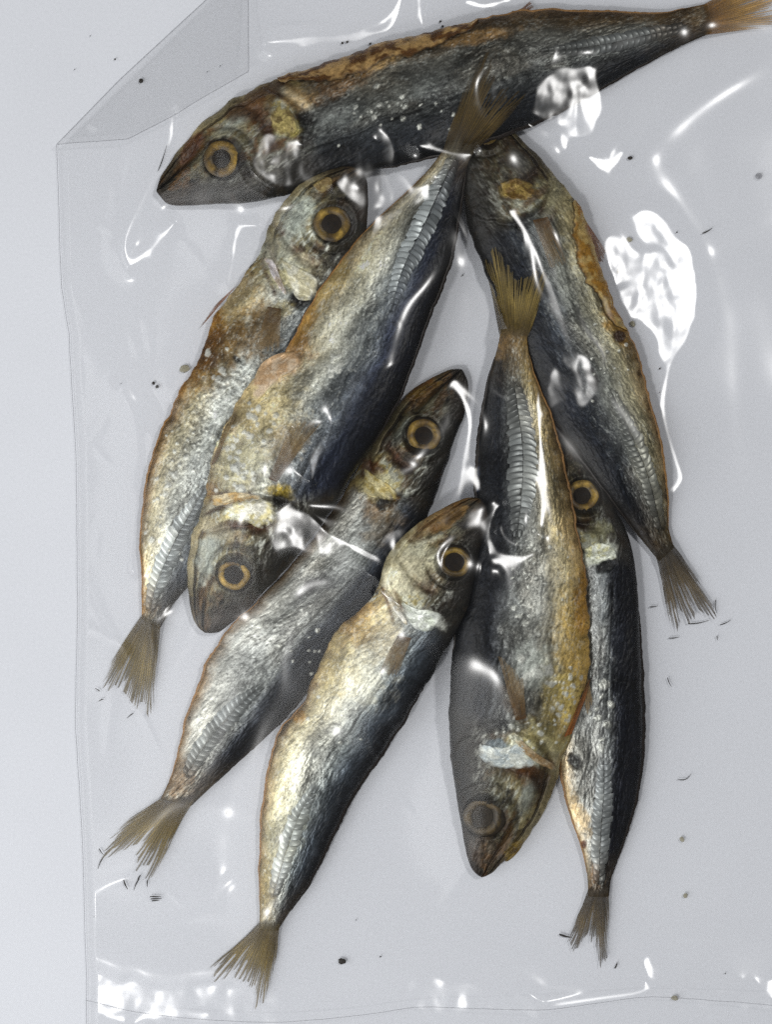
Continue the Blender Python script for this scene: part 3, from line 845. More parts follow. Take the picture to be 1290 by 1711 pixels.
def disc_mesh(name, prof, mat, colfn, n=36):
    """lathe: prof list of (r, z); colfn(r, ang) -> rgb"""
    prof = np.asarray(prof, float)
    ang = np.linspace(0, 2 * math.pi, n, endpoint=False)
    R, Aa = np.meshgrid(prof[:, 0], ang, indexing='ij')
    Z = np.repeat(prof[:, 1:2], n, 1)
    wv = 1 + 0.10 * (vnoise(np.cos(Aa) * 1.6 + 7 + prof[0, 0] * 9e3, np.sin(Aa) * 1.6 + 3, len(name) + int(prof[0, 0] * 1e6)) - 0.5)
    vs = np.stack([R * wv * np.cos(Aa), R * wv * np.sin(Aa), Z], -1)
    c = colfn(R, Aa)
    c4 = np.concatenate([np.clip(c, 0.003, 0.9), np.zeros(R.shape + (1,))], -1)
    fs = grid_faces(len(prof), n, wrap=True)
    o = mesh_np(name, vs.reshape(-1, 3), fs, mat, None, c4.reshape(-1, 4))
    return o


EB = dict(torn=.85, slim=.75, patch=.75, rear=.80, chest=.60, pale=.45, golden=.5, dusky=.5)


def add_eye(rec, f):
    root = rec['root']
    r = f['er'] * S * 1.06
    pos, tx, ty, n = surf_frame(rec, f['eye'], (1, 0))
    n = (n + Vector((0, 0, 1.6))).normalized()
    tx = (tx - n * tx.dot(n)).normalized()
    ty = n.cross(tx)
    i, j = surf_at(rec, f['eye'])
    zc = rec['Z'][i, j]
    re_ = np.random.default_rng(rec['seed'] + 3)
    inner = 0.46 + 0.12 * re_.random()
    offx, offy = 0.09 * r * re_.normal(), 0.09 * r * re_.normal()
    sd = rec['seed']
    dull = f.get('dull_eye', False)
    mat4 = Matrix(((tx.x, ty.x, n.x, pos.x), (tx.y, ty.y, n.y, pos.y), (tx.z, ty.z, n.z, zc + 0.0002), (0, 0, 0, 1)))

    def c_ball(R, A):
        w = fbm(R / r * 3 + 5, A * 1.2, sd + 90, 3)
        base = np.zeros(R.shape + (3,)) + lin((34, 28, 20))
        return base * (0.5 + w)[..., None]

    def c_iris(R, A):
        w = fbm(np.cos(A) * 2.6 + 4, np.sin(A) * 2.6 + R / r * 3, sd + 91, 4, 0.6)
        w2 = fbm(np.cos(A) * 1.1 + 9, np.sin(A) * 1.1, sd + 92, 2)
        a, b_ = (lin((164, 134, 58)) * EB[rec['key']], lin((84, 64, 30)) * EB[rec['key']]) if not dull else (lin((82, 68, 42)), lin((44, 38, 28)))
        w2 = sstep(0.15, 0.95, w2)
        c = a * (1 - w2[..., None]) + b_ * w2[..., None]
        rr = (R / r - 0.60) / 0.34
        c = c * (0.55 + 0.9 * np.exp(-((rr - 0.45) / 0.42) ** 2))[..., None]
        return c * np.clip(-0.15 + 2.2 * w, 0.15, 1.8)[..., None]

    def c_pup(R, A):
        w = fbm(R * np.cos(A) / r * 4 + 3, R * np.sin(A) / r * 4, sd + 93, 3)
        g = np.exp(-((R / r - 0.28) / 0.05) ** 2) + 1.4 * np.exp(-((R / r - 0.46) / 0.06) ** 2)
        a = lin((26, 19, 11)) if not dull else lin((48, 43, 36))
        c = np.zeros(R.shape + (3,)) + a
        return c * (0.35 + 1.0 * w + 0.35 * g)[..., None]

    ball = disc_mesh('eye', [(1.12 * r, -0.16 * r), (1.05 * r, 0.00 * r), (0.97 * r, 0.05 * r), (0.7 * r, 0.05 * r), (0.3 * r, 0.02 * r), (0.002 * r, 0.02 * r)], M_LENS, c_ball)
    ball.parent = root
    ball.matrix_parent_inverse = Matrix.Translation(-root.location)
    ball.matrix_basis = mat4
    q = np.linspace(0, 1, 9)
    iris = disc_mesh('iris', [(r * (0.98 - (0.98 - inner) * k), r * (0.04 + 0.06 * math.sin(k * math.pi) ** 0.8 - 0.02 * k)) for k in q], M_IRIS, c_iris, 60)
    iris.parent = ball
    pup = disc_mesh('pupil', [(r * (inner + 0.02) * (1 - k) + 1e-6, r * (0.035 + 0.05 * math.sin(k * math.pi / 2) ** 1.2)) for k in np.linspace(0, 1, 12)], M_LENS, c_pup, 40)
    pup.parent = ball
    pup.location = (offx, offy, 0.00002)
    iris.location = (offx * 0.8, offy * 0.8, 0)
    iris.scale = (1.0, 0.90 + 0.1 * re_.random(), 1.0)


# one shared scute plate: x along the row, y outwards, raised and rounded rear edge
def scute_plate():
    nx, ny = 7, 6
    xs, ys = np.linspace(0, 1, nx), np.linspace(0, 1, ny)
    X, Y = np.meshgrid(xs, ys, indexing='ij')
    wv = np.sqrt(np.clip(1 - (np.abs(2 * Y - 0.9) / 1.12) ** 4, 0, 1))
    xx = (X - 0.45) * (0.55 + 0.75 * wv)
    zz = 0.34 * np.sin(np.clip(X, 0, 1) * math.pi * 0.62) * np.sin(np.clip(0.08 + 0.86 * Y, 0, 1) * math.pi) ** 0.6 - 0.10
    zz = np.where(X > 0.99, -0.12, zz)
    me = bpy.data.meshes.new('scute')
    me.from_pydata(np.stack([xx, Y, zz], -1).reshape(-1, 3).tolist(), [], grid_faces(nx, ny).tolist())
    for p in me.polygons:
        p.use_smooth = True
    me.materials.append(M_SCUTE)
    return me


SCUTE = scute_plate()
SCB = dict(rear=.20, dusky=.18, torn=.62, golden=.42, chest=.62, slim=.5, pale=.66, patch=.36)


def add_scutes(rec, f):
    root = rec['root']
    line = arc_resample(spline(f['scl'], 80), 200)
    Lp = np.linalg.norm(np.diff(line, axis=0), axis=1).sum()
    pitch = 9.4
    n = int(Lp / pitch)
    jit = np.random.default_rng(rec['seed'] + 6)
    r2 = np.random.default_rng(rec['seed'] + 5)
    tone = f['tone']
    for k in range(n):
        q = (k + 0.5) / n
        idx = min(int(q * 199), 197)
        p = line[idx]
        dirp = line[idx + 2] - line[max(idx - 2, 0)]
        dirp = dirp / np.linalg.norm(dirp)
        w = f['scw'] * np.interp(q, [0, .12, .4, .75, 1], [.30, .58, 1, .92, .55]) * (0.88 + 0.24 * jit.random())
        for side in (-1, 1):
            nrm = np.array([-dirp[1], dirp[0]]) * side
            base = p + nrm * 0.3
            mid = base + nrm * w * 0.5
            pos, tx, ty, nn = surf_frame(rec, mid, dirp)
            outw = Vector((nrm[0], -nrm[1], 0))
            outw = (outw - nn * outw.dot(nn)).normalized()
            ya = (outw + tx * (-0.30 + 0.1 * r2.normal())).normalized()
            xa = tx
            i, j = surf_at(rec, mid)
            o3 = pos - ya * (w * 0.5 * S)
            px_ = pitch * S * 1.22
            m4 = Matrix(((xa.x * px_, ya.x * w * S, nn.x * px_ * 0.62, o3.x), (xa.y * px_, ya.y * w * S, nn.y * px_ * 0.62, o3.y), (xa.z * px_, ya.z * w * S, nn.z * px_ * 0.62, o3.z), (0, 0, 0, 1)))
            o = bpy.data.objects.new('scute', SCUTE)
            scene.collection.objects.link(o)
            o.parent = root
            o.matrix_parent_inverse = Matrix.Translation(-root.location) @ m4
            under = rec['col'][max(i - 3, 0):i + 4, max(j - 3, 0):j + 4].mean((0, 1))
            bellyside = float(np.dot(nrm, rec['HW'][i])) < 0
            amt = SCB.get(rec['key'], 0.6) * (1.0 if bellyside else 0.45) * (0.10 + 0.90 * math.sin(math.pi * q) ** 1.2) * (0.55 + 0.9 * float(vnoise(np.array([q * 5.0]), np.array([side * 3.3]), rec['seed'])[0]))
            c = amt * lin((206, 214, 214)) * (0.8 + 0.4 * r2.random()) + (1.35 - 0.6 * amt) * under
            o.color = (float(c[0]), float(c[1]), float(c[2]), 1)


def add_fan(rec, name, base, tips, n, zfun, cols, fray=0.5, clear=0.76):
    """a thin fin: membrane from a base line to a traced tip outline, ribbed by its rays, torn along the free edge"""
    sd = rec['seed'] + 900 + len(name)
    b0, b1 = np.asarray(base[0], float), np.asarray(base[1], float)
    if name == 'tail_fin':                      # the fin's root overlaps the fleshy tail stalk
        back = rec['C'][-1] - rec['C'][-30]
        back = back / np.linalg.norm(back) * 16
        mid = (b0 + b1) / 2
        b0, b1 = mid + (b0 - mid) * 0.92 - back, mid + (b1 - mid) * 0.92 - back
        cols = [rec['col'][-40:-10, 20:-20].mean((0, 1)) * 0.9] + list(cols[1:])
    nc, nr_ = n * 4, 34
    a = np.linspace(0, 1, nc)
    tp = arc_resample(spline(tips, 160), 400)
    if name == 'tail_fin':
        tp = (b0 + b1) / 2 + (tp - (b0 + b1) / 2) * 1.07
    q = 0.5 - 0.5 * np.cos(a * math.pi) * 0.35 + (a - 0.5) * 0.65
    q = (q - q[0]) / (q[-1] - q[0])
    E = np.stack([np.interp(q * 399, np.arange(400), tp[:, k]) for k in (0, 1)], 1)
    Bp = b0 + (b1 - b0) * (0.02 + 0.96 * a)[:, None]
    ray = np.abs(((a * n) % 1.0) - 0.5) * 2                       # 1 on a ray, 0 between
    rid_ = np.floor(a * n + 0.5)
    ln = 1.0 - fray * (0.24 * hash2(rid_, rid_ * 0, sd) ** 2 + 0.14 * (1 - ray) * hash2(rid_ + 50, rid_ * 0, sd) + 0.10 * vnoise(a * n / 5, a * 0, sd + 1))
    sr = np.linspace(0, 1, nr_)
    SS, AA = np.meshgrid(sr, a, indexing='ij')
    d = (E - Bp) * ln[:, None]
    P = Bp[None] + d[None] * SS[..., None]
    side = np.stack([-(E - Bp)[:, 1], (E - Bp)[:, 0]], 1)
    wav = 0.035 * (vnoise(SS * 2.2 + AA * 5, AA * 6, sd + 2) - 0.5) * SS
    P = P + side[None] * wav[..., None]
    # rays draw together where the web is torn
    grp = np.floor(a * n / 3.0)
    gc = (grp + 0.5) * 3.0 / n
    pull = fray * 0.45 * sstep(0.55, 1.0, SS) * hash2(grp, grp * 0 + 7, sd)[None]
    gi = np.clip((gc * (nc - 1)).astype(int), 0, nc - 1)
    P = P * (1 - pull[..., None]) + P[:, gi] * pull[..., None]
    z = np.stack([zfun(P[k], np.full(nc, sr[k])) for k in range(nr_)])
    z = z + (0.00016 * ray[None] - 0.00004) * (1 - 0.6 * SS) + 0.0005 * SS * (vnoise(AA * 4 + 3, SS * 2, sd + 3) - 0.3)
    W = px2w(P, z)
    c = np.stack([np.interp(SS, [0, .25, .6, 1], [cols[k][ch] for k in range(4)]) for ch in range(3)], -1)
    rt = 0.55 + 0.9 * hash2(rid_, rid_ * 0 + 3, sd)
    c = c * ((0.55 + 0.75 * fbm(SS * 5, AA * n * 0.5, sd + 4, 3)) * (0.72 + 0.5 * rt * ray))[..., None]
    c = c * (1 - 0.45 * (1 - ray) ** 3)[None, :, None]
    al = clear + (0.97 - clear) * (ray ** 2)[None] * (1 - 0.35 * SS)
    al = np.maximum(al, 1 - (sstep(0.05, 0.35, SS) if name == 'tail_fin' else sstep(0.0, 0.15, SS)))
    if name == 'tail_fin':
        al = al * sstep(0.0, 0.16, SS + 0.05 * (vnoise(AA * 14, SS * 3, sd + 8) - 0.5))
    al = al * (1 - 0.35 * fray * sstep(0.6, 1, SS) * (1 - ray)[None])
    f = grid_faces(nr_, nc)
    ii, jj = np.meshgrid(np.arange(nr_ - 1), np.arange(nc - 1), indexing='ij')
    thr = fray * 0.8 * sstep(0.40, 1.0, sr[ii])
    hole = (hash2(grp[jj] * 1.0, grp[jj] * 0 + 11, sd) < thr) & (np.abs(a[jj] * n / 3.0 % 1.0 - 0.02) < 0.22)
    hole |= (ray[jj] < 0.45) & (hash2(rid_[jj], rid_[jj] * 0 + 17, sd) < fray * 0.75 * sstep(0.70, 1.0, sr[ii]))
    f = f[~hole.ravel()]
    c4 = np.concatenate([np.clip(c, 0.003, 0.9), np.clip(al, 0, 1)[..., None]], -1)
    V = np.concatenate([W, z[..., None]], -1).reshape(-1, 3)
    o = mesh_np(name, V, f, M_FIN, rec['root'], c4.reshape(-1, 4))
    hm_splat(V[:, 0], V[:, 1], V[:, 2])
    return o


def add_flap(rec, u0, u1, v0, v1, rgb, rgb2, seedo):
    """loose skin of the split belly edge, lying back over the flank with a ragged border"""
    n, m = 130, 26
    uu = np.linspace(u0, u1, n)
    NU_, NV_ = rec['Z'].shape
    q = np.linspace(0, 1, m)
    A, Q = np.meshgrid(np.linspace(0, 1, n), q, indexing='ij')
    sd = rec['seed'] + seedo
    reach = (v1 - v0) * np.sin(np.clip(A, 0.0, 1) * math.pi) ** 0.5 * (0.55 + 0.9 * fbm(A * 9, A * 0, sd, 4, 0.6))
    VVf = v0 + Q * reach
    iu = np.clip((uu * (NU_ - 1)).round().astype(int), 0, NU_ - 1)
    C_, HW_ = rec['C'][iu], rec['HW'][iu]
    P = C_[:, None] + VVf[..., None] * HW_[:, None]
    vv_ = np.clip(VVf, -1, 1)
    grid_v = (rec['P'][200, :, 0] - rec['C'][200, 0]) / rec['HW'][200, 0] if abs(rec['HW'][200, 0]) > abs(rec['HW'][200, 1]) else (rec['P'][200, :, 1] - rec['C'][200, 1]) / rec['HW'][200, 1]
    Z = np.stack([np.interp(vv_[k], grid_v, rec['Z'][iu[k]]) for k in range(n)])
    Z = Z + 0.0003 + 0.0007 * Q * (1 - Q) * 4 * fbm(A * 12, Q * 2, sd + 1, 3) + 0.0005 * Q ** 3 * fbm(A * 16, Q, sd + 2, 2) - 0.0004 * (Q < 0.02)
    k = sstep(0.38, 0.62, fbm(A * 14, Q * 2.5, sd + 3, 4, 0.6))
    c = lin(rgb) * (1 - k[..., None]) + lin(rgb2) * k[..., None]
    c = c * (0.5 + 1.0 * fbm(A * 40, Q * 5, sd + 4, 3))[..., None]
    c = mixc(c, lin((34, 20, 10)), 0.75 * sstep(0.84, 1.0, Q))
    c4 = np.concatenate([np.clip(c, .003, .9), np.full(A.shape + (1,), 0.1)], -1)
    W = px2w(P, rec['zmid'][iu][:, None])
    V = np.concatenate([W, Z[..., None]], -1).reshape(-1, 3)
    o = mesh_np('belly_flap', V, grid_faces(n, m), M_SKIN, rec['root'], c4.reshape(-1, 4))
    hm_splat(V[:, 0], V[:, 1], V[:, 2])
    return o


def add_rim(rec, name, u0, u1, side, wpx, rgb, seedo, spiky=0.0):
    """low beaded fin fold along the belly or back edge"""
    r2 = np.random.default_rng(rec['seed'] + seedo)
    C, HW, zm = rec['C'], rec['HW'], rec['zmid']
    n = len(C)
    i0, i1 = int(u0 * (n - 1)), int(u1 * (n - 1))
    idx = np.arange(i0, i1 + 1, 2)
    m = len(idx)
    E = C[idx] + side * HW[idx]
    nrm = side * HW[idx] / np.linalg.norm(HW[idx], axis=1)[:, None]
    q = np.linspace(0, 1, m)
    prof = np.sin(np.clip(q, 0, 1) * math.pi) ** 0.45
    bead = 0.75 + 0.5 * fbm(np.arange(m) * 0.55, np.zeros(m), rec['seed'] + seedo, 2)
    if spiky:
        bead = bead * (1 - spiky) + spiky * (0.3 + 1.5 * ((np.arange(m) * 0.16) % 1.0))
    w = wpx * prof * bead
    rows, cl = [], []
    for a, dz in ((-1.1, 0.10), (-0.5, 0.42), (0.2, 0.36), (0.8, 0.05), (1.0, -0.25)):
        p = E + nrm * (w * a)[:, None]
        z = zm[idx] + dz * w * S
        rows.append(np.concatenate([px2w(p, zm[idx]), z[:, None]], 1))
        cl.append(lin(rgb)[None] * (0.45 + 1.0 * fbm(np.arange(m) * 0.35, np.full(m, a * 1.5), rec['seed'] + seedo + 1, 3))[:, None])
    V = np.stack(rows, 1).reshape(-1, 3)
    c = np.stack(cl, 1).reshape(-1, 3)
    c4 = np.concatenate([c, np.zeros((len(c), 1))], 1)
    f = grid_faces(m, 5)
    if side > 0:
        f = f[:, ::-1]
    return mesh_np(name, V, f, M_SKIN, rec['root'], c4)


def add_plate(rec, name, poly, rise, rgb, rgb2, seedo, metal=0.2):
    """a bony plate lying on the body: traced outline, domed, edges sunk into the skin"""
    poly = np.asarray(poly, float)
    if name == 'gill_cover':
        poly = poly.mean(0) + (poly - poly.mean(0)) * 1.18
    outl = arc_resample(spline(np.vstack([poly, poly[:1]]), 160), 49)[:-1]
    c = outl.mean(0)
    rs = np.linspace(0.0, 1.0, 12)
    n = len(outl)
    R, I = np.meshgrid(rs, np.arange(n), indexing='ij')
    P = c + (outl[I] - c) * R[..., None]
    d2i = np.array([surf_at(rec, p) for p in P.reshape(-1, 2)])
    Z = rec['Z'][d2i[:, 0], d2i[:, 1]].reshape(R.shape)
    zm = rec['zmid'][d2i[:, 0]].reshape(R.shape)
    Z = Z + rise * np.where(R > 0.97, -0.8, (1 - 0.35 * R ** 2))
    Z += 0.00010 * (fbm(P[..., 0] / 4, P[..., 1] / 4, rec['seed'] + seedo, 3) - 0.5)
    W = px2w(P, zm)
    k = fbm(P[..., 0] / 9, P[..., 1] / 9, rec['seed'] + seedo, 4, 0.6)
    m = sstep(0.42, 0.62, k)
    col = lin(rgb) * (1 - m[..., None]) + lin(rgb2) * m[..., None]
    col = col * (0.72 + 0.5 * fbm(P[..., 0] / 2.5, P[..., 1] / 2.5, rec['seed'] + seedo + 3, 3))[..., None]
    und = rec['col'][d2i[:, 0], d2i[:, 1]].reshape(R.shape + (3,))
    fade = sstep(0.74, 1.0, R + 0.55 * (fbm(P[..., 0] / 6, P[..., 1] / 6, rec['seed'] + seedo + 9, 3) - 0.5))
    col = col * (1 - fade[..., None]) + und * fade[..., None]
    c4 = np.concatenate([col, np.full(R.shape + (1,), metal)], -1)
    o = mesh_np(name, np.concatenate([W, Z[..., None]], -1).reshape(-1, 3), grid_faces(len(rs), n, wrap=True), M_SKIN, rec['root'], c4.reshape(-1, 4))
    return o


def zf_tail(rec):
    """from the tail root down to whatever lies below"""
    z0 = rec['zmid'][-1] + rec['tp'][-14] * 1.05

    def f(pp, sarr):
        w = px2w(pp, z0)
        g = bil(HM_NOW[0], w[:, 0], w[:, 1]) + 0.0007
        return np.maximum(z0 + (g - z0) * sstep(0, 0.75, sarr), g)
    return f


def zf_skin(rec, lift=0.0013):
    def f(pp, sarr):
        zz = rec['zmid'][100]
        w = px2w(pp, zz)
        return bil(HM_NOW[0], w[:, 0], w[:, 1]) + lift
    return f


TAILC = [lin((84, 64, 24)), lin((100, 82, 32)), lin((134, 114, 54)), lin((92, 78, 38))]
TAILD = [lin((50, 37, 15)), lin((62, 48, 18)), lin((92, 74, 32)), lin((56, 45, 22))]
PECT = [lin((92, 64, 30)), lin((112, 84, 44)), lin((138, 112, 70)), lin((120, 100, 66))]
TAILG = [lin((96, 68, 30)), lin((140, 100, 40)), lin((176, 136, 66)), lin((150, 116, 60))]
RUST = [lin((140, 78, 24)), lin((156, 92, 32)), lin((140, 84, 34)), lin((112, 74, 36))]
HM_NOW = [hm]
RECS = {}
PLATES = {      # traced gill covers and upper jaw plates
    'torn': [('gill_cover', [(380, 846), (420, 835), (452, 842), (458, 862), (440, 880), (412, 868)], (236, 234, 218), (222, 212, 160)),
             ('gill_collar', [(350, 828), (390, 822), (430, 826), (438, 834), (390, 842), (356, 845)], (212, 196, 158), (190, 156, 92))],
    'chest': [('gill_cover', [(474, 440), (510, 458), (528, 470), (526, 496), (500, 500), (486, 474)], (230, 228, 208), (204, 198, 166)),
              ('gill_collar', [(440, 430), (456, 434), (470, 466), (482, 494), (476, 496), (458, 470)], (220, 214, 214), (196, 180, 160)),
              ('upper_jaw', [(520, 310), (540, 296), (556, 300), (552, 316), (536, 324)], (122, 102, 62), (150, 132, 84))],
    'patch': [('gill_cover', [(612, 786), (630, 798), (650, 812), (662, 826), (652, 834), (628, 830), (614, 822)], (206, 196, 150), (178, 160, 96)),
              ('upper_jaw', [(676, 662), (700, 648), (738, 634), (742, 638), (716, 654), (692, 670)], (104, 80, 30), (70, 48, 20))],
    'pale': [('gill_cover', [(672, 1004), (696, 1016), (724, 1020), (734, 1032), (716, 1050), (694, 1046), (680, 1026)], (226, 230, 220), (206, 212, 196)),
             ('gill_collar', [(638, 984), (650, 986), (662, 1008), (682, 1040), (676, 1042), (656, 1016)], (224, 222, 210), (206, 196, 170)),
             ('upper_jaw', [(722, 872), (748, 852), (782, 842), (786, 848), (766, 872), (738, 890)], (128, 100, 56), (92, 70, 38))],
    'golden': [('gill_cover', [(806, 1240), (836, 1246), (866, 1240), (880, 1258), (884, 1274), (850, 1278), (822, 1274), (804, 1258)], (226, 230, 220), (196, 206, 206)),
               ('gill_collar', [(856, 1232), (866, 1230), (900, 1258), (930, 1278), (930, 1288), (896, 1272), (872, 1254)], (190, 172, 140), (160, 132, 92)),
               ('upper_jaw', [(840, 1422), (862, 1404), (876, 1404), (866, 1424), (846, 1440)], (112, 92, 36), (84, 66, 26))],
    'dusky': [('gill_cover', [(838, 312), (860, 304), (884, 312), (890, 330), (870, 338), (846, 330)], (158, 134, 70), (108, 82, 36))],
    'slim': [('gill_cover', [(976, 918), (996, 908), (1018, 914), (1026, 930), (1008, 936), (990, 938), (978, 946)], (228, 232, 216), (206, 204, 160))],
    'rear': [('gill_cover', [(456, 190), (476, 186), (492, 204), (494, 226), (474, 232), (458, 218)], (116, 100, 60), (176, 160, 100)),
             ('upper_jaw', [(302, 258), (316, 236), (330, 232), (326, 252), (308, 272)], (92, 62, 36), (70, 46, 28))],
}
ORDER = ['slim', 'dusky', 'golden', 'rear', 'chest', 'patch', 'torn', 'pale']
for k, key in enumerate(ORDER):
    f = FISH[key]
    rec = build_fish(key, f, k)
    HM_NOW[0] = blur2(hm, 1.0)
    RECS[key] = rec
    add_eye(rec, f)
    add_scutes(rec, f)
    for q, (nm, poly, c1, c2) in enumerate(PLATES[key]):
        add_plate(rec, nm, poly, 0.00022, c1, c2, 400 + 20 * q, 0.25 if nm != 'upper_jaw' else 0.0)
    dark = key in ('dusky', 'slim', 'torn', 'rear')
    add_fan(rec, 'tail_fin', f['tail'], f['tips'], 44, zf_tail(rec), TAILG if key == 'rear' else TAILD if dark else TAILC, fray=1.0)
    add_rim(rec, 'anal_fin', 0.54, 0.96, -1, 3.0, (150, 112, 66), 610)
    add_rim(rec, 'dorsal_fin', 0.40, 0.95, 1, 5.0, (34, 28, 24), 620)
    if key == 'torn':
        add_plate(rec, 'torn_skin', [(420, 642), (436, 608), (466, 590), (498, 588), (506, 602), (492, 620), (466, 636), (440, 664), (424, 672)], 0.0009, (224, 202, 172), (198, 164, 124), 480, 0.05)
        add_fan(rec, 'pectoral_fin', [(448, 800), (462, 806)], [(486, 706), (500, 700), (520, 696), (538, 704)], 16, zf_skin(rec), PECT, 0.5, 0.45)
        add_fan(rec, 'pelvic_fin', [(352, 778), (362, 770)], [(378, 700), (386, 694), (394, 690)], 6, zf_skin(rec), PECT, 0.3)
    if key == 'golden':
        add_fan(rec, 'pectoral_fin', [(862, 1204), (880, 1200)], [(828, 1092), (838, 1096), (852, 1108), (874, 1130)], 16, zf_skin(rec), PECT, 0.5, 0.45)
        add_fan(rec, 'pelvic_fin', [(942, 1232), (956, 1226)], [(980, 1150), (988, 1130), (996, 1120)], 8, zf_tail(rec), RUST, 0.5)
    if key == 'chest':
        add_fan(rec, 'pectoral_fin', [(446, 512), (470, 516)], [(426, 590), (440, 592), (456, 592), (466, 586)], 18, zf_skin(rec), PECT, 0.5, 0.45)
        add_fan(rec, 'pelvic_fin', [(370, 506), (396, 476)], [(324, 558), (332, 550), (346, 528), (358, 510)], 8, zf_tail(rec), RUST, 0.6)
    if key == 'pale':
        add_fan(rec, 'pectoral_fin', [(664, 1062), (688, 1066)], [(630, 1128), (648, 1134), (664, 1130)], 14, zf_skin(rec), PECT, 0.5, 0.45)
    if key == 'dusky':
        add_flap(rec, 0.27, 0.55, -1.02, -0.66, (150, 108, 36), (176, 150, 92), 700)
        add_fan(rec, 'pelvic_fin', [(960, 342), (974, 372)], [(1017, 424), (1013, 442), (1000, 448)], 8, zf_tail(rec), RUST, 0.6)
        add_fan(rec, 'pectoral_fin', [(890, 368), (916, 362)], [(920, 452), (936, 450), (950, 440)], 14, zf_skin(rec), PECT, 0.5, 0.45)
    if key == 'rear':
        add_flap(rec, 0.24, 0.60, -1.02, -0.62, (84, 54, 20), (168, 136, 86), 700)
        add_fan(rec, 'pelvic_fin', [(856, 26), (874, 22)], [(884, 4), (890, 0), (896, 10)], 6, zf_tail(rec), RUST, 0.5)
    if key == 'slim':
        add_fan(rec, 'pelvic_fin', [(968, 1110), (978, 1106)], [(978, 1190), (984, 1196), (992, 1180)], 6, zf_skin(rec), PECT, 0.4)
    HM_NOW[0] = blur2(hm, 1.0)

# ------------------------------------------------------------------ the bag film
hmax = hm.copy()
for sh in ((1, 0), (-1, 0), (0, 1), (0, -1)):
    hmax = np.maximum(hmax, np.roll(hm, sh, (0, 1)))
obst = blur2(hmax, 2.5)
obst = np.maximum(obst, hmax) + 0.0006
co = obst[:HNX // 2 * 2, :HNY // 2 * 2].reshape(HNX // 2, 2, HNY // 2, 2).max((1, 3))
mem = co.copy()
for it in range(500):
    p = np.pad(mem, 1, mode='edge')
    avg = 0.25 * (p[2:, 1:-1] + p[:-2, 1:-1] + p[1:-1, 2:] + p[1:-1, :-2]) - 4.5e-6
    mem = np.maximum(co, avg)
mem = blur2(mem, 3.0) + 0.0011


def film_base(x, y):
    return bsp(mem, x, y, HMX0 + HMD / 2, HMY0 + HMD / 2, HMD * 2, HMD * 2)


def left_edge(py):
    return np.interp(py, [-80, 0, 243, 300, 480, 560, 760, 1000, 1200, 1400, 1640, 1900], [424, 345, 95, 97, 103, 116, 127, 130, 126, 138, 145, 142])


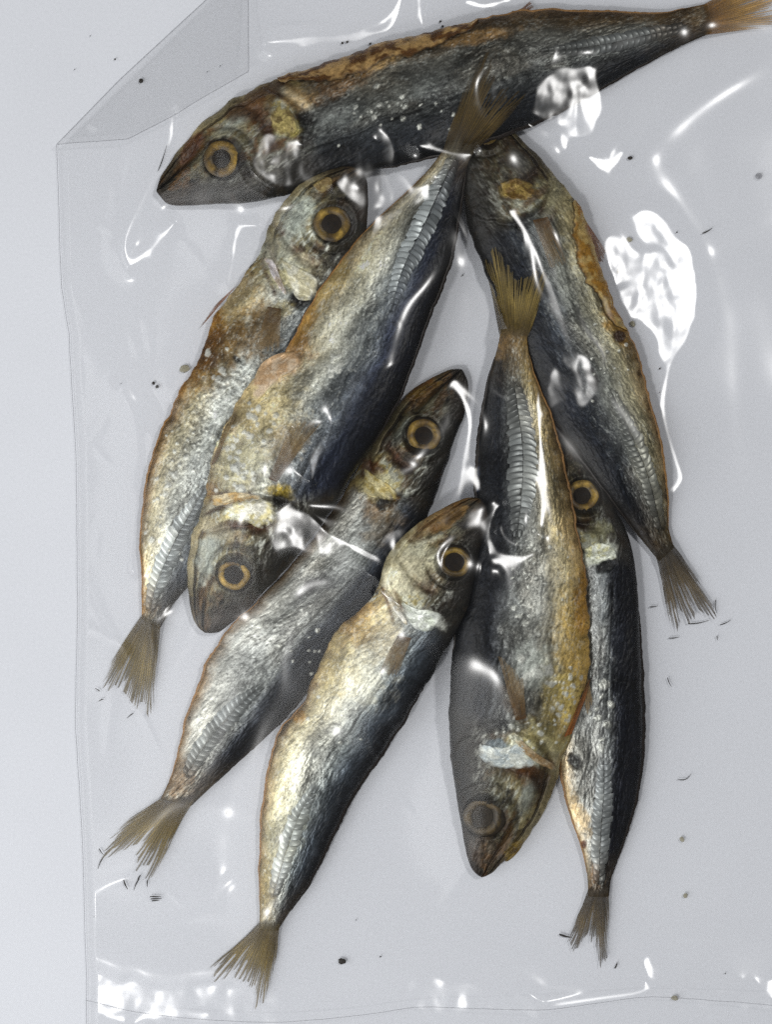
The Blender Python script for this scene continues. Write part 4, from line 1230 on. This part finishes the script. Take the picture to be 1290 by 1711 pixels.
# wrinkle ridges traced along glare lines, slopes shaped to mirror a lamp: (points, half width px, height mm)
RIDGES = [
    ([(289, 190), (283, 242), (258, 298), (227, 360), (210, 412), (218, 447)], 5, .30), ([(218, 447), (234, 434), (258, 412), (291, 369)], 5, .30),
    ([(432, 375), (404, 377), (393, 397), (387, 440), (379, 474)], 5, .28),
    ([(104, 476), (117, 520), (126, 577), (134, 608), (135, 669), (130, 748), (128, 809)], 5, .40),
    ([(275, 713), (262, 673), (235, 649), (213, 641), (211, 660), (229, 695), (237, 748), (237, 800), (231, 866), (224, 954)], 5, .32),
    ([(612, 462), (599, 497), (586, 558), (573, 618), (560, 670), (544, 721), (530, 748), (521, 802)], 6, .45),
    ([(445, 798), (458, 753), (481, 712), (494, 744), (499, 780), (512, 798)], 5, .35),
    ([(717, 306), (712, 354), (690, 401), (665, 453)], 6, .4), ([(717, 306), (680, 335), (640, 390), (625, 420), (612, 462)], 6, .4),
    ([(852, 354), (876, 382), (899, 420), (914, 463), (930, 509), (945, 556), (957, 599), (972, 650)], 6, .45),
    ([(899, 655), (901, 717), (905, 776), (907, 834), (905, 880)], 7, .5), ([(893, 925), (868, 935), (826, 938)], 6, .5), ([(818, 925), (816, 892), (825, 855)], 4, .5), ([(895, 905), (870, 912), (845, 900), (835, 880)], 4, .4),
    ([(835, 845), (810, 857), (775, 872), (745, 900), (715, 930)], 7, .45),
    ([(1075, 363), (1096, 374), (1124, 412), (1156, 447), (1161, 475), (1160, 510), (1146, 567), (1124, 602), (1110, 651), (1107, 686), (1117, 731), (1131, 773), (1139, 802), (1124, 826)], 4.5, .6),
    ([(1019, 395), (1012, 468), (1030, 510)], 6, .4), ([(1140, 460), (1146, 500), (1138, 550)], 5, .3),
    ([(149, 1635), (155, 1652), (210, 1652), (230, 1659), (251, 1676), (299, 1673), (360, 1669), (418, 1674), (469, 1690), (540, 1690), (600, 1683), (664, 1667), (776, 1649), (814, 1657), (910, 1674)], 8, .55),
    ([(224, 1709), (244, 1697), (290, 1692), (350, 1690)], 5, .35), ([(149, 1640), (150, 1670), (146, 1711)], 5, .45), ([(162, 1690), (166, 1673), (203, 1669), (200, 1684), (176, 1696), (205, 1704)], 5, .35),
    ([(910, 1674), (1000, 1664), (1060, 1657), (1097, 1647), (1145, 1650), (1290, 1656), (1450, 1664)], 8, .5),
    ([(1097, 1647), (1085, 1625), (1078, 1605)], 7, .3), 
    ([(445, 78), (520, 68), (600, 60), (650, 44), (669, 0), (676, -40)], 7, .4), ([(708, 44), (699, 0), (697, -40)], 6, .35), ([(778, 3), (810, 10), (850, 0)], 6, .3),
    ([(839, 146), (857, 172), (897, 203), (936, 219)], 7, .5), ([(985, 221), (990, 150), (985, 115)], 7, .4), ([(936, 219), (946, 250)], 6, .3), ([(985, 261), (1005, 278), (1025, 274), (1040, 256)], 6, .4),
    ([(505, 240), (560, 235), (632, 242)], 9, .4), ([(455, 868), (540, 890), (640, 940)], 10, .5), 
    ([(760, 640), (785, 700), (775, 780), (765, 860)], 6, .4), 
    ([(700, 245), (740, 252), (790, 256)], 4, .3), ([(820, 900), (830, 925), (870, 930)], 4, .2), ([(785, 780), (800, 812), (802, 835)], 6, .4),
    
]
# broad facets of film shaped to mirror the ceiling light or the added lamp as glare: polygon, lean strength
FACETS = [
    ([(916, 668), (936, 630), (946, 634), (934, 662), (922, 680)], 0.8), ([(956, 604), (966, 602), (984, 642), (976, 676), (964, 650)], 0.7),
    ([(150, 1638), (210, 1646), (250, 1668), (360, 1662), (470, 1684), (470, 1698), (360, 1678), (250, 1686), (200, 1664), (150, 1658)], 1.0),
    ([(670, 1664), (776, 1646), (816, 1655), (905, 1671), (905, 1679), (810, 1666), (700, 1672)], 1.0),
    ([(1090, 1640), (1150, 1646), (1300, 1652), (1300, 1664), (1140, 1660), (1090, 1654)], 1.0),
    ([(905, 150), (985, 115), (992, 150), (986, 222), (936, 219), (897, 203), (857, 172), (870, 160)], 1.0),
    ([(1030, 505), (1060, 470), (1075, 440), (1100, 434), (1130, 460), (1146, 500), (1142, 560), (1118, 592), (1100, 560), (1080, 530), (1040, 530)], 1.0),
    ([(1020, 395), (1045, 430), (1070, 440), (1050, 470), (1015, 455)], 1.0),
    ([(508, 240), (570, 238), (574, 268), (548, 282), (505, 262)], 0.9), ([(582, 238), (634, 240), (640, 256), (612, 272), (584, 268)], 0.9),
    ([(560, 288), (604, 282), (622, 306), (612, 326), (584, 312)], 0.8), ([(628, 302), (690, 320), (664, 346), (626, 330)], 0.9),
    ([(450, 868), (485, 862), (560, 885), (640, 932), (632, 945), (540, 915), (460, 900)], 0.9),
    ([(440, 240), (520, 250), (520, 290), (470, 300), (430, 290)], 0.8),
    ([(655, 330), (712, 310), (705, 360), (670, 400), (640, 400)], 0.6),
    ([(640, 900), (700, 905), (715, 960), (690, 1000), (640, 985)], 0.6),
    ([(1075, 360), (1100, 372), (1160, 450), (1150, 470), (1110, 410), (1085, 390)], 0.9),
]
FN = 2.35 * S
fx0, fx1, fy0, fy1 = -0.100, 0.112, -0.144, 0.142
nxf, nyf = int((fx1 - fx0) / FN), int((fy1 - fy0) / FN)
gx, gy = np.linspace(fx0, fx1, nxf), np.linspace(fy0, fy1, nyf)
GX, GY = np.meshgrid(gx, gy, indexing='ij')
ZF = film_base(GX, GY)
pxf = (H / (H - ZF))
PXF = np.stack([GX * pxf / S + PW / 2, -GY * pxf / S + PH / 2], -1)
# gentle slack everywhere
w1 = fbm(GX / 0.018 + 3, GY / 0.028, 501, 2, 0.35)
w2 = fbm(GX / 0.007 + 2.5 * w1, GY / 0.011 + 2.5 * w1, 502, 3)
free = np.clip((ZF - 0.0016) / 0.004, 0.18, 1) * (1 - 0.85 * sstep(1090, 1220, PXF[..., 0])) * (1 - 0.6 * sstep(1000, 1150, PXF[..., 0]) * sstep(700, 900, PXF[..., 1]))
ZF = ZF + 0.0012 * (w1 - 0.5) * free
rc = np.random.default_rng(21)
for k in range(110):
    zone = (0, 0, 1, 2, 3, 4, 0)[k % 7]
    if zone == 0: c0, an = (rc.uniform(120, 320), rc.uniform(250, 1250)), rc.normal(1.4, 0.5)
    elif zone == 1: c0, an = (rc.uniform(150, 1150), rc.uniform(1420, 1640)), rc.normal(0.1, 0.5)
    elif zone == 2: c0, an = (rc.uniform(420, 1000), rc.uniform(10, 110)), rc.normal(-0.3, 0.5)
    elif zone == 3: c0, an = (rc.uniform(1000, 1200), rc.uniform(150, 1300)), rc.normal(1.3, 0.5)
    else: c0, an = (rc.uniform(380, 1000), rc.uniform(300, 1300)), rc.normal(1.2, 0.7)
    ln_ = rc.uniform(50, 190)
    qq = np.linspace(-0.5, 0.5, 14)
    bend = rc.normal(0, 0.35)
    lp = np.stack([c0[0] + ln_ * (qq * math.cos(an) - bend * qq ** 2 * math.sin(an)), c0[1] + ln_ * (qq * math.sin(an) + bend * qq ** 2 * math.cos(an))], 1)
    wd, hg = rc.uniform(3.5, 10.0), rc.uniform(0.08, 0.30) * 1e-3
    lo, hi = lp.min(0) - 4 * wd, lp.max(0) + 4 * wd
    sel = (PXF[..., 0] > lo[0]) & (PXF[..., 0] < hi[0]) & (PXF[..., 1] > lo[1]) & (PXF[..., 1] < hi[1])
    if sel.any():
        dd, fr_ = seg_dist(PXF[sel], lp)
        ZF[sel] += hg * np.exp(-(dd / wd) ** 2) * np.sin(np.clip(fr_, 0, 1) * math.pi)
ZF = ZF + 0.0018 * sstep(1540, 1640, PXF[..., 1]) + 0.0008 * (1 - sstep(100, 400, PXF[..., 0]))
hx_, hy_ = gx[1] - gx[0], gy[1] - gy[0]
Z0 = ZF.copy()
# slope that mirrors the ceiling light, and below it the added lamp, to the eye, at every point of the film
pt = np.stack([GX, GY, np.full_like(GX, 0.008)], -1)
lv = np.array(LAMP_TOP) - pt
lv /= np.linalg.norm(lv, axis=-1)[..., None]
ev = np.array([0, 0, H]) - pt
ev /= np.linalg.norm(ev, axis=-1)[..., None]
hv = lv + ev
NAX, NAY = -hv[..., 0] / hv[..., 2], -hv[..., 1] / hv[..., 2]
lv = np.array(LAMP_ADDED) - pt
lv /= np.linalg.norm(lv, axis=-1)[..., None]
hv = lv + ev
NBX, NBY = -hv[..., 0] / hv[..., 2], -hv[..., 1] / hv[..., 2]
nearA = (NAX ** 2 + NAY ** 2 < NBX ** 2 + NBY ** 2)
NSX, NSY = np.where(nearA, NAX, NBX), np.where(nearA, NAY, NBY)
MK, TX, TY = np.zeros_like(GX), NSX.copy(), NSY.copy()
wob = np.stack([fbm(PXF[..., 0] / 16, PXF[..., 1] / 16, 91, 3) - 0.5, fbm(PXF[..., 0] / 16, PXF[..., 1] / 16, 92, 3) - 0.5], -1) * 26
jx = 0.036 + 0.34 * (fbm(PXF[..., 0] / 8, PXF[..., 1] / 26, 93, 4, 0.65) - 0.5)
jy = 0.022 + 0.30 * (fbm(PXF[..., 0] / 8, PXF[..., 1] / 18, 94, 4, 0.65) - 0.5)
for poly, st_ in FACETS:
    pl = np.asarray(poly, float)
    m = blur2(poly_mask(PXF + 1.3 * wob, pl).astype(float), 2.2)
    TX = TX * (1 - m) + (NSX + jx / st_) * m
    TY = TY * (1 - m) + (NSY + jy / st_) * m
    MK = np.maximum(MK, m)
for line, w, h in RIDGES:
    ln = arc_resample(spline(line, 200), 60)
    lo, hi = ln.min(0) - 4 * w, ln.max(0) + 4 * w
    sel = (PXF[..., 0] > lo[0]) & (PXF[..., 0] < hi[0]) & (PXF[..., 1] > lo[1]) & (PXF[..., 1] < hi[1])
    if not sel.any():
        continue
    Q = PXF[sel]
    best = np.full(len(Q), 1e9)
    ex_, ey_, fr = np.zeros(len(Q)), np.zeros(len(Q)), np.zeros(len(Q))
    for i in range(len(ln) - 1):
        ab = ln[i + 1] - ln[i]
        tt = np.clip(((Q - ln[i]) @ ab) / max(ab @ ab, 1e-9), 0, 1)
        e = Q - (ln[i] + tt[:, None] * ab)
        dd = np.hypot(e[:, 0], e[:, 1])
        mm = dd < best
        best = np.where(mm, dd, best)
        ex_, ey_, fr = np.where(mm, e[:, 0], ex_), np.where(mm, e[:, 1], ey_), np.where(mm, (i + tt) / (len(ln) - 1), fr)
    ww = w * (0.7 + 0.6 * vnoise(fr * 9, np.full(fr.shape, w * 7.7 + line[0][0]), 77))
    cs = 0.11 + 0.16 * h
    m = np.exp(-(best / (0.72 * ww)) ** 4) * np.clip(np.minimum(fr, 1 - fr) * 25 + 0.3, 0, 1)
    cw = px2w(np.asarray(line, float).mean(0), 0.006)
    ci, cj = int(np.clip((cw[0] - fx0) / hx_, 0, nxf - 1)), int(np.clip((cw[1] - fy0) / hy_, 0, nyf - 1))
    dl = np.asarray(line[-1], float) - np.asarray(line[0], float)
    dl = dl * [1, -1] / (np.linalg.norm(dl) + 1e-9)
    sA = abs(NAX[ci, cj] * dl[0] + NAY[ci, cj] * dl[1]) + 0.25 * math.hypot(NAX[ci, cj], NAY[ci, cj])
    sB = abs(NBX[ci, cj] * dl[0] + NBY[ci, cj] * dl[1]) + 0.25 * math.hypot(NBX[ci, cj], NBY[ci, cj])
    tx, ty = (NAX[sel], NAY[sel]) if sA < sB else (NBX[sel], NBY[sel])
    if w >= 9:                    # soft folds only graze the reflection
        tx, ty = tx + 0.062, ty + 0.02
    TX[sel] = TX[sel] * (1 - m) + tx * m
    TY[sel] = TY[sel] * (1 - m) + ty * m
    MK[sel] = np.maximum(MK[sel], m)


def even2(a):
    a = np.concatenate([a, a[::-1]], 0)
    return np.concatenate([a, a[:, ::-1]], 1)


kx = 2 * np.pi * np.fft.fftfreq(2 * nxf, hx_)[:, None]
ky = 2 * np.pi * np.fft.rfftfreq(2 * nyf, hy_)[None]
den = -(np.sin(kx * hx_) / hx_) ** 2 - (np.sin(ky * hy_) / hy_) ** 2
lam = (2 * np.pi / 0.32) ** 2
F0 = lam * np.fft.rfft2(even2(Z0))
keep = np.clip(1 - 1.8 * blur2((MK > 0.3).astype(float), 1.6), 0, 1)
Zp = ZF.copy()
for it in range(44):
    Zn = ZF + (it / (it + 3.0)) * (ZF - Zp)
    Zp, ZF = ZF, Zn
    gzx, gzy = np.gradient(ZF, hx_, hy_)
    ddx, ddy = gzx - NSX, gzy - NSY
    mg = np.hypot(ddx, ddy) + 1e-6
    if it % 4 == 0 and it < 30:
        push = 0.25 * keep * np.clip(1 - mg / 0.10, 0, 1) * 0.10 * (1 - MK)
        pux, puy = blur2(push * ddx / mg, 10.0), blur2(push * ddy / mg, 10.0)
    gzx, gzy = gzx + pux, gzy + puy
    gzx = gzx + MK * (TX - gzx)
    gzy = gzy + MK * (TY - gzy)
    div = np.gradient(gzx, hx_, axis=0) + np.gradient(gzy, hy_, axis=1)
    # the divergence of the free part plus a pull to the draped height, cosine boundary
    ZF = np.fft.irfft2((np.fft.rfft2(even2(div)) - F0) / (den - lam), s=(2 * nxf, 2 * nyf))[:nxf, :nyf]
hd = hm.copy()
for k in range(3):
    h0 = hd.copy()
    for sh in ((1, 0), (-1, 0), (0, 1), (0, -1), (1, 1), (-1, -1), (1, -1), (-1, 1)):
        hd = np.maximum(hd, np.roll(h0, sh, (0, 1)))
floor_f = bsp(blur2(hd, 2.2), GX, GY, HMX0, HMY0, HMD, HMD) + 0.0004
ZF = blur2(ZF, 1.1)
floor_f = np.maximum(floor_f, 0.0009)
ZF = floor_f + 0.5 * ((ZF - floor_f) + np.sqrt((ZF - floor_f) ** 2 + 0.0004 ** 2))

bag = thing('plastic_bag', 'clear crinkled plastic bag holding the fish, one corner folded over', 'bag', (0, 0, 0))
# top sheet on a grid that follows the bag's side edge
PY = np.linspace(-95, 1830, 800)
fr = np.linspace(0, 1, 560)
XL = left_edge(PY) + 1.6 * (fbm(PY / 60, PY * 0, 61, 3) - 0.5)
GPX = XL[None, :] + fr[:, None] * (1400 - XL[None, :])
GPY = np.repeat(PY[None], len(fr), 0)
w0 = px2w(np.stack([GPX, GPY], -1), 0.004)
zz = bsp(ZF, w0[..., 0], w0[..., 1], fx0, fy0, hx_, hy_)
efade = sstep(0, 16, GPX - XL[None])
zz = 0.0009 + (zz - 0.0009) * efade
mesh_np('top_sheet', np.concatenate([w0, zz[..., None]], -1).reshape(-1, 3), grid_faces(*zz.shape)[:, ::-1], M_FILM, bag)
# bottom sheet
PYb = np.linspace(-95, 1830, 160)
frb = np.linspace(0, 1, 110)
XLb = left_edge(PYb) + 1
gpx = XLb[None] + frb[:, None] * (1400 - XLb[None])
gpy = np.repeat(PYb[None], len(frb), 0)
wb_ = px2w(np.stack([gpx, gpy], -1), 0.0)
zb_ = 0.00035 + 0.0002 * fbm(gpx / 70, gpy / 90, 63, 2)
mesh_np('bottom_sheet', np.concatenate([wb_, zb_[..., None]], -1).reshape(-1, 3), grid_faces(*zb_.shape)[:, ::-1], M_FILM_LOW, bag)
# folded corner: doubled film laid back over the bag
outer = arc_resample(np.array([(95, 243), (200, 135), (345, 0), (430, -85)], float), 90)
inner = arc_resample(np.array([(97, 243), (112, 241), (215, 235), (300, 193), (360, 160), (418, 128), (416, 40), (414, -85)], float), 90)
tq = np.linspace(0, 1, 60)
gp = outer[None] * (1 - tq[:, None, None]) + inner[None] * tq[:, None, None]
wf = px2w(gp, 0.003)
fxq = np.clip((wf[..., 0] - fx0) / hx_, 0, nxf - 1.001).astype(int)
fyq = np.clip((wf[..., 1] - fy0) / hy_, 0, nyf - 1.001).astype(int)
Zsm = blur2(ZF, 6)
zf_ = Zsm[fxq, fyq] + 0.0009 + 0.0016 * np.sin(tq * math.pi * 0.5)[:, None] * np.linspace(0, 1, 90)[None] ** 0.6 \
    + 0.0022 * (fbm(gp[..., 0] / 60, gp[..., 1] / 90, 65, 3) - 0.5) * np.sin(tq * math.pi)[:, None]
mesh_np('folded_corner', np.concatenate([wf, zf_[..., None]], -1).reshape(-1, 3), grid_faces(*zf_.shape)[:, ::-1], M_FLAP, bag)
zi = zf_[-1]


def film_edge(name, pts3, r):
    """thin rolled rim where the film is cut or sealed"""
    n = len(pts3)
    d = np.gradient(pts3, axis=0)
    d /= np.linalg.norm(d, axis=1)[:, None] + 1e-12
    up = np.array([0, 0, 1.0])
    sd = np.cross(d, up)
    sd /= np.linalg.norm(sd, axis=1)[:, None] + 1e-12
    ring = []
    for a in np.linspace(0, 2 * math.pi, 6, endpoint=False):
        ring.append(pts3 + sd * (math.cos(a) * r) + up * (math.sin(a) * r))
    V = np.stack(ring, 1).reshape(-1, 3)
    return mesh_np(name, V, grid_faces(n, 6, wrap=True)[:, ::-1], M_EDGE, bag)


film_edge('cut_edge', np.concatenate([wf[-1], zi[:, None]], 1), 0.00009)
film_edge('fold_edge', np.concatenate([wf[0], zf_[0][:, None]], 1), 0.00010)
ee = np.stack([left_edge(np.linspace(243, 1830, 300)) + 1.6 * (fbm(np.linspace(243, 1830, 300) / 60, np.zeros(300), 61, 3) - 0.5), np.linspace(243, 1830, 300)], 1)
film_edge('side_seal', np.concatenate([px2w(ee, 0.0), np.full((300, 1), 0.0010)], 1), 0.00009)
seam = arc_resample(spline([(145, 1668), (250, 1690), (420, 1702), (520, 1699), (610, 1690), (700, 1678), (800, 1678), (905, 1677), (1000, 1668), (1080, 1661), (1200, 1666), (1300, 1672), (1400, 1675)], 200), 220)
ws = px2w(seam, 0.001)
fxq = np.clip((ws[:, 0] - fx0) / hx_, 0, nxf - 1.001).astype(int)
fyq = np.clip((ws[:, 1] - fy0) / hy_, 0, nyf - 1.001).astype(int)
film_edge('bottom_seal', np.concatenate([ws, (ZF[fxq, fyq] + 0.0001)[:, None]], 1), 0.00007)


# ------------------------------------------------------------------ loose bits: broken fin rays, crumbs, scale flakes
def on_table(p, z=0.0009):
    w = px2w(np.asarray(p, float), z)
    return w[0], w[1], z


def splinter(p0, p1, wpx, label, mat, name='fin_ray_splinter', cat='splinter', group=None, z=0.0010, bend=0.05):
    a, b_ = np.asarray(p0, float), np.asarray(p1, float)
    n = 7
    q = np.linspace(0, 1, n)
    P = a + (b_ - a) * q[:, None]
    dv = (b_ - a)
    ln = np.linalg.norm(dv)
    nn = np.array([-dv[1], dv[0]]) / ln
    P = P + nn * (np.sin(q * math.pi) * ln * bend)[:, None]
    wd = wpx * np.interp(q, [0, .3, 1], [.7, 1, .35])
    rows = []
    for off, dz in ((-.5, 0), (-.25, .5), (.25, .5), (.5, 0), (0, -.25)):
        pp = P + nn * (wd * off)[:, None]
        rows.append(np.concatenate([px2w(pp, z), (z + dz * wd * S)[:, None]], 1))
    V = np.stack(rows, 1)
    c = V.reshape(-1, 3).mean(0)
    o = mesh_np(name, V.reshape(-1, 3) - c, grid_faces(n, 5, wrap=True), mat)
    o.location = c
    tag(o, label, cat, group)
    return o


def crumb(p, rpx, label, mat, name='crumb', cat='crumb', group=None, flat=0.35, seed=1, stretch=1.0, ang=0.0):
    r2 = np.random.default_rng(seed)
    nu_, nv_ = 7, 10
    th = np.linspace(0.05, math.pi - 0.05, nu_)
    ph = np.linspace(0, 2 * math.pi, nv_, endpoint=False)
    T, Pp = np.meshgrid(th, ph, indexing='ij')
    rr = 1 + 0.45 * (fbm(np.cos(Pp) * 1.7 + 3 + seed, np.sin(Pp) * 1.7 + T, seed, 3) - 0.5) * 2
    X, Y, Z = rr * np.sin(T) * np.cos(Pp) * stretch, rr * np.sin(T) * np.sin(Pp), rr * np.cos(T) * flat
    ca, sa = math.cos(ang), math.sin(ang)
    V = np.stack([X * ca - Y * sa, X * sa + Y * ca, Z], -1).reshape(-1, 3) * rpx * S
    o = mesh_np(name, V, grid_faces(nu_, nv_, wrap=True), mat)
    x, y, z = on_table(p, 0.0007 + rpx * S * flat)
    o.location = (x, y, z)
    tag(o, label, cat, group)
    return o


splinter((1174, 390), (1191, 381), 2.6, 'thin dark splinter on the bare grey area beside the glare patch', M_CRUMB)
splinter((264, 285), (278, 243), 1.8, 'long hair thin splinter beside the crosswise fish snout', M_CRUMB, bend=0.02)
splinter((1116, 1132), (1123, 1148), 1.8, 'short thin splinter beside the slim fish back', M_CRUMB)
splinter((1133, 1302), (1156, 1293), 1.8, 'bent hair thin bit low beside the slim fish', M_CRUMB, bend=0.2)
splinter((206, 1470), (213, 1486), 3.0, 'detached ray bit below the grey flanked fish tail, leaning away', M_CRUMB)
for k, (a, c) in enumerate([((232, 1468), (223, 1488)), ((234, 1462), (228, 1476)), ((246, 1470), (246, 1482)), ((172, 1432), (163, 1452)), ((165, 1418), (172, 1428))]):
    splinter(a, c, 2.2, 'loose fin ray bit at the grey flanked fish tail', M_CRUMB, group='ray bits at the grey flanked fish tail')
for k, (a, c) in enumerate([((1118, 1066), (1136, 1064)), ((1150, 1042), (1186, 1036)), ((1196, 1002), (1198, 1024)), ((1204, 1044), (1222, 1036)), ((1199, 1062), (1200, 1070)), ((1086, 1014), (1100, 1012))]):
    splinter(a, c, 1.9, 'loose fin ray bit at the golden gilled fish tail', M_CRUMB, group='ray bits at the golden gilled fish tail')
for k, (a, c) in enumerate([((166, 1155), (158, 1150)), ((172, 1168), (164, 1172)), ((222, 1192), (212, 1200))]):
    splinter(a, c, 1.9, 'loose fin ray bit at the rusty chested fish tail', M_CRUMB, group='ray bits at the rusty chested fish tail')
splinter((935, 1561), (956, 1566), 4.0, 'stiff dark ray bit sticking out of the slim fish tail', M_CRUMB)
splinter((1028, 1618), (1032, 1608), 3.0, 'short ray bit beside the slim fish tail tip', M_CRUMB)
for k, (a, c) in enumerate([((250, 1498), (268, 1498)), ((251, 1502), (270, 1501)), ((253, 1505), (266, 1504))]):
    splinter(a, c, 2.2, 'tiny dark dash in a stack of three below the grey flanked fish tail', M_CRUMB, group='three stacked dark dashes', bend=0.0)
crumb((235, 135), 3.6, 'round black crumb under the folded bag corner', M_CRUMB, seed=3)
for k, p in enumerate([(346, 120), (368, 110), (150, 60), (124, 116)]):
    crumb(p, 1.0, 'pinpoint speck near the folded bag corner', M_CRUMB, 'speck', 'speck', 'specks near the folded corner', seed=10 + k)
crumb((379, 1358), 3.4, 'small oval black crumb between the two fish tails', M_CRUMB, seed=31, stretch=0.55)
crumb((1053, 264), 3.0, 'small black crumb by the glare under the crosswise fish', M_CRUMB, seed=32, stretch=1.4)
crumb((1268, 294), 5.5, 'pale grey crumb on the bare area far from the fish', M_EDGE, seed=33)
crumb((572, 1606), 5.0, 'brown crumb beside the pale fish tail', M_CRUMB, seed=34, stretch=1.3)
crumb((1128, 1668), 4.5, 'tan crumb on the bottom seal of the bag', M_FLAKE, seed=35, stretch=1.4)
crumb((1140, 1402), 4.5, 'tan ragged crumb right of the slim fish peduncle', M_FLAKE, seed=36)
crumb((1146, 1497), 4.0, 'small olive crumb level with the slim fish tail', M_FLAKE, seed=37)
crumb((308, 616), 6.0, 'translucent yellowish scale flake beside the rusty chested fish', M_FLAKE, 'scale_flake', 'flake', seed=38, flat=0.2, stretch=1.6, ang=0.4)
for k, p in enumerate([(256, 640), (262, 646)]):
    crumb(p, 3.0, 'tiny crumb in a pair left of the rusty chested fish', M_CRUMB, group='pair of crumbs by the rusty chested fish', seed=40 + k)
for k, p in enumerate([(1052, 400), (1036, 452), (1058, 541)]):
    crumb(p, 4.0, 'pale scale flake stuck within the glare patch', M_FLAKE, 'scale_flake', 'flake', 'flakes within the glare patch', seed=44 + k, flat=0.12, stretch=1.3, ang=k)
r3 = np.random.default_rng(5)
k = 0
while k < 14:
    p = (r3.uniform(140, 1280), r3.uniform(20, 1640))
    w = px2w(np.array(p), 0.0)
    if float(bil(hm, np.array([w[0]]), np.array([w[1]]))[0]) > 0.0012:
        continue
    crumb(p, 0.7 + 0.9 * r3.random() ** 2, 'pinpoint dark speck on the white surface', M_CRUMB, 'speck', 'speck', 'specks scattered over the surface', seed=80 + k)
    k += 1
for k, p in enumerate([(543, 112), (572, 72), (580, 70), (736, 36), (740, 44), (619, 73)]):
    crumb(p, 2.2, 'tiny brown crumb along the split belly of the crosswise fish', M_CRUMB, 'speck', 'speck', 'crumbs along the split belly', seed=140 + k)
